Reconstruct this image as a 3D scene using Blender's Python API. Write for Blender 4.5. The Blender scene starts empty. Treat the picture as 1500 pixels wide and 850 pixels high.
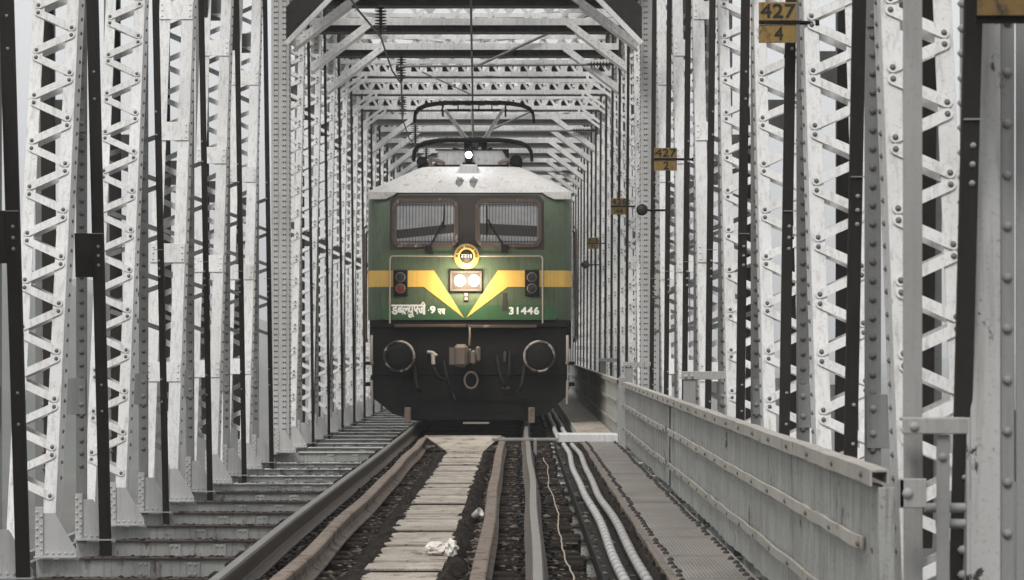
import bpy, bmesh, math, random
from mathutils import Vector, Matrix
random.seed(7)
HAZE = .0009
PI = math.pi
sc = bpy.context.scene
COL = sc.collection

# ------------------------------------------------------------------ mesh builder
class MB:
    def __init__(s):
        s.v = []; s.f = []; s.sm = []
    def add(s, vs, fs, smooth=False):
        o = len(s.v)
        s.v += [tuple(p) for p in vs]
        s.f += [tuple(o + i for i in f) for f in fs]
        s.sm += [smooth] * len(fs)
    def box(s, x0, x1, y0, y1, z0, z1, c=0.0):
        if x0 > x1: x0, x1 = x1, x0
        if y0 > y1: y0, y1 = y1, y0
        if z0 > z1: z0, z1 = z1, z0
        s.fbox(Vector(((x0+x1)/2, (y0+y1)/2, (z0+z1)/2)), Vector((1,0,0)), Vector((0,1,0)), Vector((0,0,1)),
               (x1-x0)/2, (y1-y0)/2, (z1-z0)/2, c)
    def fbox(s, C, a, b, n, ha, hb, hn, c=0.0):
        c = min(c, ha*.8, hb*.8, hn*.8)
        P = lambda i, j, k: C + a*i + b*j + n*k
        if c <= 0:
            vs = [P(i*ha, j*hb, k*hn) for k in (-1,1) for j in (-1,1) for i in (-1,1)]
            s.add(vs, [(0,2,3,1),(4,5,7,6),(0,1,5,4),(2,6,7,3),(0,4,6,2),(1,3,7,5)])
            return
        vs = []; ix = {}
        for i in (-1,1):
            for j in (-1,1):
                for k in (-1,1):
                    ix[i,j,k,0] = len(vs); vs.append(P(i*ha, j*(hb-c), k*(hn-c)))
                    ix[i,j,k,1] = len(vs); vs.append(P(i*(ha-c), j*hb, k*(hn-c)))
                    ix[i,j,k,2] = len(vs); vs.append(P(i*(ha-c), j*(hb-c), k*hn))
        fs = []
        for i in (-1,1):
            q = [ix[i,-1,-1,0], ix[i,1,-1,0], ix[i,1,1,0], ix[i,-1,1,0]]; fs.append(q if i > 0 else q[::-1])
            q = [ix[-1,i,-1,1], ix[-1,i,1,1], ix[1,i,1,1], ix[1,i,-1,1]]; fs.append(q if i > 0 else q[::-1])
            q = [ix[-1,-1,i,2], ix[1,-1,i,2], ix[1,1,i,2], ix[-1,1,i,2]]; fs.append(q if i > 0 else q[::-1])
        for i in (-1,1):
            for j in (-1,1):
                q = [ix[i,j,-1,0], ix[i,j,-1,1], ix[i,j,1,1], ix[i,j,1,0]]; fs.append(q if i*j > 0 else q[::-1])
                q = [ix[-1,i,j,1], ix[-1,i,j,2], ix[1,i,j,2], ix[1,i,j,1]]; fs.append(q if i*j > 0 else q[::-1])
                q = [ix[i,-1,j,2], ix[i,-1,j,0], ix[i,1,j,0], ix[i,1,j,2]]; fs.append(q if i*j > 0 else q[::-1])
                for k in (-1,1):
                    q = [ix[i,j,k,0], ix[i,j,k,1], ix[i,j,k,2]]; fs.append(q if i*j*k > 0 else q[::-1])
        s.add(vs, fs)
    def bar(s, p0, p1, w, h, up=(0,0,1), c=0.0):
        """box from p0 to p1, w across, h along 'up'"""
        p0 = Vector(p0); p1 = Vector(p1); d = p1 - p0; L = d.length; d.normalize()
        up = Vector(up); a = d.cross(up)
        if a.length < 1e-5: a = d.cross(Vector((1,0,0)))
        a.normalize(); n = a.cross(d).normalized()
        s.fbox((p0+p1)/2, d, a, n, L/2, w/2, h/2, c)
    def flat(s, p0, p1, w, t, nrm=(0,-1,0), seg=5):
        """strip with rounded ends from p0 to p1, thickness t along nrm"""
        p0 = Vector(p0); p1 = Vector(p1); d = (p1-p0).normalized(); n = Vector(nrm).normalized()
        a = n.cross(d).normalized(); r = w/2; pts = []
        for i in range(seg+1):
            an = -PI/2 + PI*i/seg
            pts.append(p1 + d*math.cos(an)*r + a*math.sin(an)*r)
        for i in range(seg+1):
            an = PI/2 + PI*i/seg
            pts.append(p0 + d*math.cos(an)*r + a*math.sin(an)*r)
        s.extr(pts, n*t)
    def extr(s, pts, vec):
        pts = [Vector(p) for p in pts]; vec = Vector(vec); m = len(pts)
        vs = [p - vec/2 for p in pts] + [p + vec/2 for p in pts]
        fs = [tuple(range(m))[::-1], tuple(range(m, 2*m))]
        fs += [(i, (i+1) % m, m+(i+1) % m, m+i) for i in range(m)]
        s.add(vs, fs)
    def poly(s, pts):
        s.add(pts, [tuple(range(len(pts)))])
    riv = None
    def dome(s, p, n, r, h=None, seg=8):
        if s.riv is not None: return s.riv.dome(p, n, r, h, seg)
        p = Vector(p); n = Vector(n).normalized(); h = h or r*.75
        a = n.orthogonal().normalized(); b = n.cross(a)
        vs = []
        for rr, hh in ((1,0),(.8,.55)):
            for i in range(seg):
                an = 2*PI*i/seg
                vs.append(p + (a*math.cos(an) + b*math.sin(an))*r*rr + n*h*hh)
        vs.append(p + n*h)
        fs = [(i, (i+1) % seg, seg+(i+1) % seg, seg+i) for i in range(seg)]
        fs += [(seg+i, seg+(i+1) % seg, 2*seg) for i in range(seg)]
        s.add(vs, fs, True)
    def cyl(s, p0, p1, r0, r1=None, seg=16, caps=True, smooth=True):
        r1 = r0 if r1 is None else r1
        p0 = Vector(p0); p1 = Vector(p1); d = (p1-p0).normalized()
        a = d.orthogonal().normalized(); b = d.cross(a)
        ring = lambda p, r: [p + (a*math.cos(2*PI*i/seg) + b*math.sin(2*PI*i/seg))*r for i in range(seg)]
        s.add(ring(p0, r0) + ring(p1, r1), [(i, (i+1) % seg, seg+(i+1) % seg, seg+i) for i in range(seg)], smooth)
        if caps:
            s.add(ring(p0, r0), [tuple(range(seg))[::-1]]); s.add(ring(p1, r1), [tuple(range(seg))])
    def tube(s, path, r, seg=8):
        path = [Vector(p) for p in path]; n = len(path); rs = r if isinstance(r, (list, tuple)) else [r]*n
        vs = []; a = None
        for i, p in enumerate(path):
            d = (path[min(i+1, n-1)] - path[max(i-1, 0)]).normalized()
            if a is None: a = d.orthogonal().normalized()
            a = (a - d*a.dot(d)).normalized(); b = d.cross(a)
            vs += [p + (a*math.cos(2*PI*k/seg) + b*math.sin(2*PI*k/seg))*rs[i] for k in range(seg)]
        fs = [(i*seg+k, i*seg+(k+1) % seg, (i+1)*seg+(k+1) % seg, (i+1)*seg+k) for i in range(n-1) for k in range(seg)]
        s.add(vs, fs, True)
        s.add(vs[:seg], [tuple(range(seg))[::-1]]); s.add(vs[-seg:], [tuple(range(seg))])
    def lathe(s, p, ax, prof, seg=20):
        """prof: (distance along ax, radius)"""
        p = Vector(p); n = Vector(ax).normalized(); a = n.orthogonal().normalized(); b = n.cross(a); vs = []
        for h, r in prof:
            vs += [p + n*h + (a*math.cos(2*PI*k/seg) + b*math.sin(2*PI*k/seg))*r for k in range(seg)]
        fs = [(i*seg+k, i*seg+(k+1) % seg, (i+1)*seg+(k+1) % seg, (i+1)*seg+k) for i in range(len(prof)-1) for k in range(seg)]
        s.add(vs, fs, True)
    def shear(s, k, z0=0.0):
        if s.riv is not None: s.riv.shear(k, z0)
        s.v = [(x, y + k*(z-z0), z) for x, y, z in s.v]; return s
    def mirror(s):
        s.v = [(-x, y, z) for x, y, z in s.v]; s.f = [f[::-1] for f in s.f]; return s
    def mesh(s, name, mat):
        me = bpy.data.meshes.new(name)
        me.from_pydata(s.v, [], s.f)
        me.polygons.foreach_set('use_smooth', s.sm)
        me.materials.append(mat); me.update()
        return me

def link(name, data, parent=None, loc=(0,0,0)):
    o = bpy.data.objects.new(name, data); COL.objects.link(o); o.location = loc
    if parent is not None: o.parent = parent
    return o
def obj(name, mb, mat, parent=None, loc=(0,0,0)):
    return link(name, mb.mesh(name, mat), parent, loc)
def tag(o, label, cat, group=None):
    o['label'] = label; o['category'] = cat; o['kind'] = 'thing'
    if group: o['group'] = group
    return o
def thing(name, label, cat, loc=(0,0,0), group=None):
    return tag(link(name, None, None, loc), label, cat, group)
def struct(name, mb, mat):
    o = obj(name, mb, mat); o['kind'] = 'structure'; return o
def copy_tree(o, parent=None):
    kids = list(o.children)
    c = o.copy(); COL.objects.link(c); c.parent = parent
    for ch in kids: copy_tree(ch, c)
    return c
ORD = ['first','second','third','fourth','fifth','sixth','seventh','eighth','ninth','tenth','eleventh','twelfth','thirteenth',
       'fourteenth','fifteenth','sixteenth','seventeenth','eighteenth','nineteenth','twentieth']
def ordinal(i):
    return ORD[i] if i < 20 else 'twenty-' + ORD[i-20] if i < 29 else 'thirtieth' if i == 29 else 'thirty-' + ORD[(i-30) % 20]

# ------------------------------------------------------------------ materials
def nmat(name):
    m = bpy.data.materials.new(name); m.use_nodes = True; nt = m.node_tree
    return m, nt, nt.nodes['Principled BSDF']
def N(nt, t, **kw):
    n = nt.nodes.new(t)
    for k, v in kw.items(): setattr(n, k, v)
    return n
def noise(nt, scale, stretch=(1,1,1), detail=5, rough=.6, dist=0.0):
    g = N(nt, 'ShaderNodeNewGeometry'); mp = N(nt, 'ShaderNodeMapping')
    mp.inputs['Scale'].default_value = stretch
    nt.links.new(g.outputs['Position'], mp.inputs['Vector'])
    no = N(nt, 'ShaderNodeTexNoise'); no.inputs['Scale'].default_value = scale
    no.inputs['Detail'].default_value = detail; no.inputs['Roughness'].default_value = rough
    no.inputs['Distortion'].default_value = dist
    nt.links.new(mp.outputs[0], no.inputs['Vector'])
    return no.outputs['Fac']
def ramp(nt, src, a, b):
    r = N(nt, 'ShaderNodeMapRange'); r.inputs['From Min'].default_value = a; r.inputs['From Max'].default_value = b
    nt.links.new(src, r.inputs['Value']); return r.outputs[0]
def mixc(nt, fac, c1, c2, blend='MIX'):
    m = N(nt, 'ShaderNodeMix', data_type='RGBA', blend_type=blend)
    if isinstance(fac, float): m.inputs[0].default_value = fac
    else: nt.links.new(fac, m.inputs[0])
    for i, c in ((6, c1), (7, c2)):
        if isinstance(c, (tuple, list)): m.inputs[i].default_value = (*c, 1)
        else: nt.links.new(c, m.inputs[i])
    return m.outputs[2]
def bump(nt, bs, src, strength=.3, dist=.01):
    b = N(nt, 'ShaderNodeBump'); b.inputs['Strength'].default_value = strength; b.inputs['Distance'].default_value = dist
    nt.links.new(src, b.inputs['Height']); nt.links.new(b.outputs[0], bs.inputs['Normal'])
def paint(name, col, grime=(.12,.1,.08), amount=.35, rust=None, rough=.55, metal=0.0, streak=1.0, chip=(.62,.68), spec=.4, bumps=.15):
    m, nt, bs = nmat(name)
    big = noise(nt, 2.3, (1,1,.5)); st = noise(nt, 9, (4,4,.25), 6)
    fine = noise(nt, 55, (1,1,1), 4)
    c = mixc(nt, ramp(nt, big, .35, .75), tuple(x*1.08 for x in col), tuple(x*.84 for x in col))
    f = N(nt, 'ShaderNodeMath', operation='MULTIPLY'); nt.links.new(ramp(nt, st, .5, .8), f.inputs[0]); f.inputs[1].default_value = amount*streak
    c = mixc(nt, f.outputs[0], c, grime)
    f2 = N(nt, 'ShaderNodeMath', operation='MULTIPLY'); nt.links.new(ramp(nt, fine, .56, .72), f2.inputs[0]); f2.inputs[1].default_value = amount*.7
    c = mixc(nt, f2.outputs[0], c, grime)
    if rust:
        rn = noise(nt, 7, (1,1,.6), 8, .68, .4)
        c = mixc(nt, ramp(nt, rn, *chip), c, rust)
    oi = N(nt, 'ShaderNodeObjectInfo')
    c = mixc(nt, 1.0, c, mixc(nt, oi.outputs['Random'], (.82,.82,.81), (1,1,1)), 'MULTIPLY')
    nt.links.new(c, bs.inputs['Base Color'])
    bs.inputs['Roughness'].default_value = rough; bs.inputs['Metallic'].default_value = metal
    bs.inputs['Specular IOR Level'].default_value = spec
    if bumps: bump(nt, bs, fine, bumps, .004)
    return m
def plain(name, col, rough=.6, metal=0.0, emit=None, strength=0.0, spec=.4):
    m, nt, bs = nmat(name)
    c = mixc(nt, ramp(nt, noise(nt, 14), .3, .7), tuple(x*1.1 for x in col), tuple(x*.8 for x in col))
    nt.links.new(c, bs.inputs['Base Color']); bs.inputs['Roughness'].default_value = rough
    bs.inputs['Metallic'].default_value = metal; bs.inputs['Specular IOR Level'].default_value = spec
    if emit:
        bs.inputs['Emission Color'].default_value = (*emit, 1); bs.inputs['Emission Strength'].default_value = strength
    return m
RUST = (.09,.045,.025)
M = {}
M['white'] = paint('silver_paint', (.70,.70,.695), (.24,.21,.18), .65, (.2,.13,.09), .5, chip=(.70,.76))
M['grey'] = paint('grey_paint', (.235,.237,.235), (.10,.09,.08), .4, (.10,.06,.045), .6, chip=(.70,.75))
M['mid'] = paint('pale_grey_paint', (.31,.31,.305), (.13,.11,.09), .4, (.13,.08,.055), .6, chip=(.68,.74))
M['scraped'] = paint('scraped_grey_paint', (.40,.40,.395), (.13,.11,.09), .5, (.035,.03,.026), .6, chip=(.615,.64))
M['rivet'] = paint('rivet_heads', (.13,.127,.12), (.08,.06,.05), .4, (.10,.065,.045), .5, chip=(.62,.7), spec=.5)  # rusty heads, darkened further to paint in the shadow beneath them
M['dark'] = paint('near_black_paint', (.034,.031,.028), (.06,.05,.04), .35, (.05,.036,.028), .75, spec=.15)  # one near-black colour for tie bars and portal knees
M['beam'] = paint('beam_paint', (.46,.465,.455), (.09,.075,.06), .6, RUST, .65, chip=(.58,.68))
M['web_shade'] = paint('shaded_web', (.045,.042,.039), (.09,.08,.07), .4, (.10,.09,.08), .7, chip=(.64,.7), spec=.2)  # near-black paints shade into the recessed webs and undersides of overhead frames
M['skylit_top'] = paint('skylit_flange', (.62,.62,.61), (.10,.085,.07), .5, (.12,.10,.085), .6, chip=(.58,.68))  # pale colour paints sky light onto the farther flange tops
M['gus'] = paint('gusset_paint', (.48,.48,.475), (.15,.13,.11), .4, (.12,.08,.055), .6, chip=(.68,.74))
M['rusttop'] = paint('rusty_flange', (.085,.07,.06), (.03,.02,.015), .5, (.10,.08,.065), .8, chip=(.55,.65))
M['fence'] = paint('parapet_paint', (.335,.34,.325), (.085,.072,.06), .95, (.07,.045,.032), .7, streak=1.1, chip=(.625,.665), bumps=.4)
M['fencerail'] = paint('parapet_rail_paint', (.40,.38,.345), (.12,.09,.07), .5, (.13,.08,.055), .7, chip=(.6,.68), bumps=.3)

def sleeper_mat():
    m, nt, bs = nmat('sooty_sleeper')
    grain = noise(nt, 5, (1.2,14,9), 6, .7)
    fleck = noise(nt, 38, (1,1.6,1), 5, .75)
    c = mixc(nt, ramp(nt, grain, .35, .7), (.012,.010,.009), (.035,.027,.021))
    c = mixc(nt, ramp(nt, fleck, .58, .72), c, (.16,.12,.09))
    nt.links.new(c, bs.inputs['Base Color']); bs.inputs['Roughness'].default_value = .9
    bs.inputs['Specular IOR Level'].default_value = .15
    bump(nt, bs, fleck, .6, .02); return m
M['sleeper'] = sleeper_mat()
def deck_mat():
    m, nt, bs = nmat('chequered_deck_steel')
    g = N(nt, 'ShaderNodeNewGeometry')
    w = N(nt, 'ShaderNodeTexWave'); w.bands_direction = 'Y'; w.inputs['Scale'].default_value = 9; w.inputs['Distortion'].default_value = .3
    nt.links.new(g.outputs['Position'], w.inputs['Vector'])
    w2 = N(nt, 'ShaderNodeTexWave'); w2.bands_direction = 'X'; w2.inputs['Scale'].default_value = 14; w2.inputs['Distortion'].default_value = .2
    nt.links.new(g.outputs['Position'], w2.inputs['Vector'])
    ad = N(nt, 'ShaderNodeMath', operation='MULTIPLY'); nt.links.new(w.outputs['Fac'], ad.inputs[0]); nt.links.new(w2.outputs['Fac'], ad.inputs[1])
    big = noise(nt, 2.2, (1,1,1), 6, .65); fine = noise(nt, 30, (1,1,1), 6, .75)
    c = mixc(nt, ramp(nt, big, .3, .7), (.46,.41,.35), (.23,.195,.155))
    c = mixc(nt, ramp(nt, fine, .60, .68), c, (.055,.042,.033))
    sp = noise(nt, 6.5, (1,1,1), 8, .75, .6)
    c = mixc(nt, ramp(nt, sp, .53, .62), c, (.05,.04,.033))
    nt.links.new(c, bs.inputs['Base Color']); bs.inputs['Roughness'].default_value = .62
    bump(nt, bs, ad.outputs[0], .5, .006); return m
M['deck'] = deck_mat()
def walk_mat():
    m, nt, bs = nmat('chequered_walkway_steel')
    g = N(nt, 'ShaderNodeNewGeometry')
    w = N(nt, 'ShaderNodeTexWave'); w.bands_direction = 'Y'; w.inputs['Scale'].default_value = 11; w.inputs['Distortion'].default_value = .2
    w2 = N(nt, 'ShaderNodeTexWave'); w2.bands_direction = 'X'; w2.inputs['Scale'].default_value = 15; w2.inputs['Distortion'].default_value = .2
    for q in (w, w2): nt.links.new(g.outputs['Position'], q.inputs['Vector'])
    ad = N(nt, 'ShaderNodeMath', operation='ADD'); nt.links.new(w.outputs['Fac'], ad.inputs[0]); nt.links.new(w2.outputs['Fac'], ad.inputs[1])
    big = noise(nt, 1.7, (1,.6,1), 6, .65); fine = noise(nt, 26, (1,1,1), 6, .75)
    c = mixc(nt, ramp(nt, big, .3, .7), (.265,.245,.22), (.15,.135,.118))
    c = mixc(nt, ramp(nt, fine, .62, .72), c, (.05,.04,.033))
    c = mixc(nt, ramp(nt, ad.outputs[0], .2, 1.3), mixc(nt, .45, c, (.085,.07,.06)), c)
    nt.links.new(c, bs.inputs['Base Color']); bs.inputs['Roughness'].default_value = .6
    bump(nt, bs, ad.outputs[0], .6, .006); return m
M['walk'] = walk_mat()
M['rail'] = paint('rail_steel', (.085,.07,.06), (.04,.03,.025), .5, (.12,.08,.055), .7, chip=(.62,.74))
M['polish'] = paint('rail_head_steel', (.27,.26,.245), (.12,.10,.085), .45, None, .4, .35)
M['guard'] = paint('rusty_guard_rail', (.225,.175,.14), (.06,.045,.035), .85, (.05,.038,.03), .75, chip=(.52,.62), bumps=.5)
M['edge'] = paint('edge_angle_rust', (.17,.145,.12), (.06,.045,.035), .7, (.035,.028,.022), .85, chip=(.56,.66))
M['bolt'] = plain('black_bolt', (.03,.026,.022), .8)
M['conduit'] = paint('pale_ribbed_conduit', (.43,.425,.41), (.16,.14,.12), .8, None, .5)
M['ringj'] = plain('conduit_ring', (.22,.215,.205), .7)
M['wire'] = plain('wire_black', (.018,.018,.019), .6)
M['cable'] = plain('pale_cable', (.42,.36,.29), .7)
M['ins'] = plain('insulator_brown_black', (.02,.016,.015), .3, spec=.5)
M['tubem'] = plain('galvanised_tube', (.16,.155,.15), .5, .3)
M['gravel'] = plain('deck_dirt', (.06,.048,.038), .95)
M['flake'] = plain('dry_flakes', (.15,.122,.098), .9)
M['ochre2'] = paint('ochre_sign_dirty', (.17,.105,.03), (.06,.04,.02), .7, (.04,.03,.02), .7, chip=(.6,.7))
M['ochre'] = paint('ochre_sign', (.26,.165,.045), (.07,.05,.022), .9, (.06,.04,.025), .65, chip=(.58,.68))
M['black'] = plain('black_lettering', (.012,.012,.012), .6)
# locomotive
M['green'] = paint('loco_green', (.085,.122,.07), (.05,.04,.03), 1.0, (.05,.04,.032), .42, chip=(.68,.76), bumps=.05)
M['green2'] = paint('loco_deep_green', (.04,.105,.045), (.04,.035,.03), .45, None, .42, bumps=.05)
M['yellow'] = paint('loco_yellow', (.80,.50,.12), (.25,.16,.06), .4, None, .42, bumps=.05)
M['roof'] = paint('loco_roof_white', (.60,.585,.565), (.22,.19,.165), .6, (.17,.145,.125), .65, chip=(.56,.76))
M['smudge'] = paint('roof_smudge', (.17,.155,.14), (.3,.28,.25), .7, (.05,.045,.04), .8, chip=(.5,.6))
M['soot'] = paint('loco_window_band', (.035,.028,.024), (.07,.055,.045), .4, (.06,.042,.034), .6, chip=(.62,.7))
M['frame'] = paint('window_frame_rust', (.085,.058,.043), (.03,.025,.02), .5, (.33,.28,.24), .6, chip=(.6,.68))
M['under'] = paint('loco_black', (.007,.0066,.006), (.03,.025,.02), .4, (.045,.033,.026), .7, chip=(.66,.75), spec=.2)
M['letter'] = plain('white_lettering', (.78,.78,.74), .6)
M['coupler'] = paint('coupler_rust', (.21,.165,.13), (.05,.04,.03), .7, (.42,.36,.30), .75, chip=(.6,.7), bumps=.6)
M['worn'] = paint('worn_rim', (.36,.31,.27), (.04,.035,.03), .6, (.018,.016,.015), .7, chip=(.44,.52), bumps=.5)
M['pole'] = paint('handrail_paint', (.40,.36,.32), (.1,.08,.06), .5, None, .5)
M['lens'] = plain('lit_lens', (.9,.9,.9), .3, emit=(1,.95,.86), strength=22)
M['lens2'] = plain('lit_flood_lens', (.9,.9,.9), .3, emit=(.86,.92,1), strength=14)
M['reflector'] = plain('lamp_reflector', (.035,.028,.022), .6, .0)
M['red'] = plain('red_lens', (.16,.03,.022), .25)
M['darklens'] = plain('dark_lens', (.035,.033,.033), .2)
M['ring'] = plain('lens_ring', (.12,.10,.09), .5)
M['grill'] = plain('grille_bar', (.055,.053,.052), .6)
M['panto'] = plain('pantograph_arm', (.60,.60,.60), .4, .2)
def glass_mat():
    m, nt, bs = nmat('windscreen_glass')
    c = mixc(nt, ramp(nt, noise(nt, 3.5, (1,1,1), 6, .7), .3, .75), (.40,.40,.41), (.25,.25,.255))
    nt.links.new(c, bs.inputs['Base Color']); bs.inputs['Roughness'].default_value = .12
    bs.inputs['Specular IOR Level'].default_value = .6
    return m
M['glass'] = glass_mat()
M['plastic'] = plain('thin_plastic', (.72,.66,.61), .4)
M['cup'] = plain('paper_cup', (.70,.68,.64), .6)

# ------------------------------------------------------------------ setting: river, banks, sky
def ground_mat(name, c1, c2, scale, rough):
    m, nt, bs = nmat(name)
    c = mixc(nt, ramp(nt, noise(nt, scale, (1,1,1), 8, .7), .35, .68), c1, c2)
    nt.links.new(c, bs.inputs['Base Color']); bs.inputs['Roughness'].default_value = rough
    return m, nt, bs
mw, nt, bs = ground_mat('dry_riverbed', (.035,.033,.027), (.085,.078,.062), .05, .95)
bump(nt, bs, noise(nt, 1.1, (1,1,1), 4), .25, .1)
mb = MB(); mb.poly([(-5000,-3000,-16),(5000,-3000,-16),(5000,7000,-16),(-5000,7000,-16)]); struct('riverbed', mb, mw)
mh, nt, bs = ground_mat('wooded_hill', (.035,.045,.032), (.075,.082,.058), .035, .95)
def hills(x0, x1, y0, y1, hmax, nx, ny, seed):
    r = random.Random(seed); ph = [r.uniform(0, 6.28) for _ in range(8)]
    vs = []; fs = []
    for j in range(ny+1):
        for i in range(nx+1):
            u = i/nx; v = j/ny; x = x0+(x1-x0)*u; y = y0+(y1-y0)*v
            e = math.sin(PI*u)**.7*math.sin(PI*min(v*1.3, 1) if v < .77 else PI*(.5+.5*(v))*0+PI*.999*(1) if False else PI*v)**.6
            h = hmax*e*(.72+.16*math.sin(x*.006+ph[0])+.12*math.sin(y*.009+ph[1])+.1*math.sin(x*.021+y*.013+ph[2]))
            h += e*r.uniform(-2.5, 2.5)
            vs.append((x, y, -17+h))
    for j in range(ny):
        for i in range(nx):
            a = j*(nx+1)+i; fs.append((a, a+1, a+nx+2, a+nx+1))
    m = MB(); m.add(vs, fs, True); return m
struct('hills', hills(-1500, -60, 180, 1500, 150, 90, 70, 3), mh)
struct('hills', hills(240, 1700, 700, 2000, 52, 90, 60, 5), mh)

# ------------------------------------------------------------------ bridge trusses
NODE0, PITCH = 15.2, 1.5
ny = lambda k: NODE0 + PITCH*k
ZB, ZT = -0.28, 7.35          # foot and head of the truss members
ZBEAM = -0.25

def m_post():                 # riveted angle facing along the track, inner and outer leg
    a = MB(); a.riv = MB(); a.box(2.575,2.66,-.006,.006,ZB,ZT,.002); a.box(2.648,2.66,.008,.13,ZB,ZT)
    z = .32
    while z < ZT-.1:
        a.dome((2.617,-.006,z), (0,-1,0), .0195, .016); z += .0975
    a.box(2.845,2.975,-.006,.006,ZB,ZT,.002); a.box(2.845,2.857,.008,.13,ZB,ZT)
    z = .3
    while z < ZT-.1:
        a.dome((2.905,-.006,z), (0,-1,0), .018, .015, 6); z += .13
    return a
def m_batten(z0, z1):
    a = MB(); a.box(2.585,2.93,-.019,-.0075,z0,z1,.002)
    for x in (2.617, 2.905):
        for q in range(2):
            a.dome((x,-.019,z0+(z1-z0)*(.27+.46*q)), (0,-1,0), .0195, .016)
    return a
SW = .235                     # slope of the white laced struts, head farther along the track
def m_white(battened):
    a = MB(); a.riv = MB(); w = .09 if not battened else .115
    y = 0.
    a.box(2.525,2.525+w,-.006,.006,ZB,ZT,.002); a.box(2.525,2.537,.0085,.22,ZB,ZT)
    a.box(2.87-w,2.87,-.006,.006,ZB,ZT,.002); a.box(2.858,2.87,.0085,.22,ZB,ZT)
    z = .3
    while z < ZT-.1:          # rivet heads standing proud of the outer channel
        a.dome((2.87,.09,z), (1,0,0), .016, .016, 6); a.dome((2.525,.12,z), (-1,0,0), .016, .015, 6); z += .11
    return a.shear(SW, ZB)
def m_lacing(yb, rivets=True, n=-1):
    a = MB(); a.riv = MB() if rivets else None; per = .345; z = .18; xl, xr = 2.57, 2.825; t = .010
    while z < ZT-.4:
        a.flat((xl,yb,z), (xr,yb,z+.115), .055, t, (0,n,0)); a.flat((xr,yb,z+.1725), (xl,yb,z+.2875), .055, t, (0,n,0))
        if rivets:
            for x, zz in ((xl,z),(xr,z+.115),(xr,z+.1725),(xl,z+.2875)):
                a.dome((x, yb+n*t*.5, zz), (0,n,0), .0155, .011, 8)
        z += per
    return a.shear(SW, ZB)
def m_wplate(z0):
    a = MB(); a.box(2.53,2.865,-.0185,-.0075,z0,z0+.19,.002)
    for x in (2.555, 2.84):
        for q in range(3): a.dome((x,-.0185,z0+.035+.06*q), (0,-1,0), .012, .010, 7)
    return a.shear(SW, ZB)
SD = -.135                     # slope of the dark tie bars, head nearer
def m_tie(w=.088):
    a = MB(); a.box(2.378,2.378+w,-.085,-.045,ZB-.12,ZT,.003); return a.shear(SD, ZB)
def m_tie_outer(w=.07):
    a = MB(); a.box(2.80,2.80+w*1.5,.02,.06,ZB-.12,ZT,.003); return a.shear(SD*.4, ZB)  # widened so its near-black fills in the shade behind the lacing
def m_tie_lacing():
    a = MB(); z = 1.4
    while z < 3.1:
        a.bar((2.45,.12,z),(2.895,.12,z+.16),.042,.009,(0,1,0)); a.bar((2.895,.12,z+.22),(2.45,.12,z+.38),.042,.009,(0,1,0)); z += .44
    return a.shear(SD, ZB)
def m_tie_plate():
    a = MB(); a.box(2.47,2.60,-.07,-.055,1.77,2.1); return a.shear(SD, ZB)
def m_splice():
    a = MB(); a.box(2.382,2.462,-.0945,-.0855,2.094,2.10)
    for q in range(3): a.dome((2.42,-.0855,1.86+.07*q), (0,-1,0), .0125, .010, 7)
    for zz in (.75,.95,3.1,3.3): a.dome((2.42,-.0855,zz), (0,-1,0), .011, .008, 6)
    return a.shear(SD, ZB)
def m_gusset():
    a = MB(); y = -.024
    a.extr([(2.63,y,ZBEAM+.012),(2.37,y,ZBEAM+.012),(2.37,y,ZBEAM+.05),(2.525,y,ZBEAM+.315),(2.63,y,ZBEAM+.315)], (0,.012,0))
    a.box(2.36,2.66,-.10,-.019,ZBEAM+.002,ZBEAM+.013)          # foot angle
    a.box(2.603,2.66,-.044,-.031,ZBEAM+.013,ZBEAM+.36,.002)    # upright angle
    for q in range(5): a.dome((2.40+.045*q,-.030,ZBEAM+.032), (0,-1,0), .012, .012, 7)
    for q in range(5): a.dome((2.617,-.044,ZBEAM+.06+.058*q), (0,-1,0), .011, .010, 7); a.dome((2.647,-.044,ZBEAM+.09+.058*q), (0,-1,0), .011, .010, 7)
    return a
def m_end(wide):              # heavy end post, two dense rivet lines
    a = MB(); a.riv = MB(); a.box(2.47,2.72,-.14,.14,ZB,ZT,.004); a.box(2.50,2.57,-.152,-.1415,ZB,ZT,.002); a.box(2.62,2.69,-.152,-.1415,ZB,ZT,.002)
    z = 0.0
    while z < ZT-.05:
        for x in (2.52,2.55,2.64,2.67): a.dome((x,-.152,z), (0,-1,0), .0135, .013, 6)
        a.dome((2.47,-.1,z),(-1,0,0),.0135,.013,6); a.dome((2.47,.1,z),(-1,0,0),.0135,.013,6)
        z += .078
    return a
LIB = {}
SHIFT = {}
for k_ in ('laced_strut', 'laced_strut_b', 'lacing_f', 'lacing_b', 'wplate'): SHIFT[k_, 1] = -.004; SHIFT[k_, -1] = .012
for k_ in ('riveted_post', 'batten_plate'): SHIFT[k_, 1] = -.022
for k_ in ('tie_bar', 'tie_mid', 'splice_plate'): SHIFT[k_, 1] = .042
def lib(key, fn, s, mat):
    k = (key, s)
    if k not in LIB:
        m = fn(); dx = SHIFT.get((key.rstrip('0123456789'), s), 0)
        for q, nm, mt in ((m, key, mat), (m.riv, 'rivet', 'rivet')):
            if q is None: continue
            if dx: q.v = [(x+dx, y, z) for x, y, z in q.v]
            if s < 0: q.mirror()
            LIB[(nm if q is m else key+'/rivet', s)] = q.mesh(nm, M[mt])
    return LIB[k]
def rivets(key, s, parent): link('rivet', LIB[key+'/rivet', s], parent)

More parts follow.
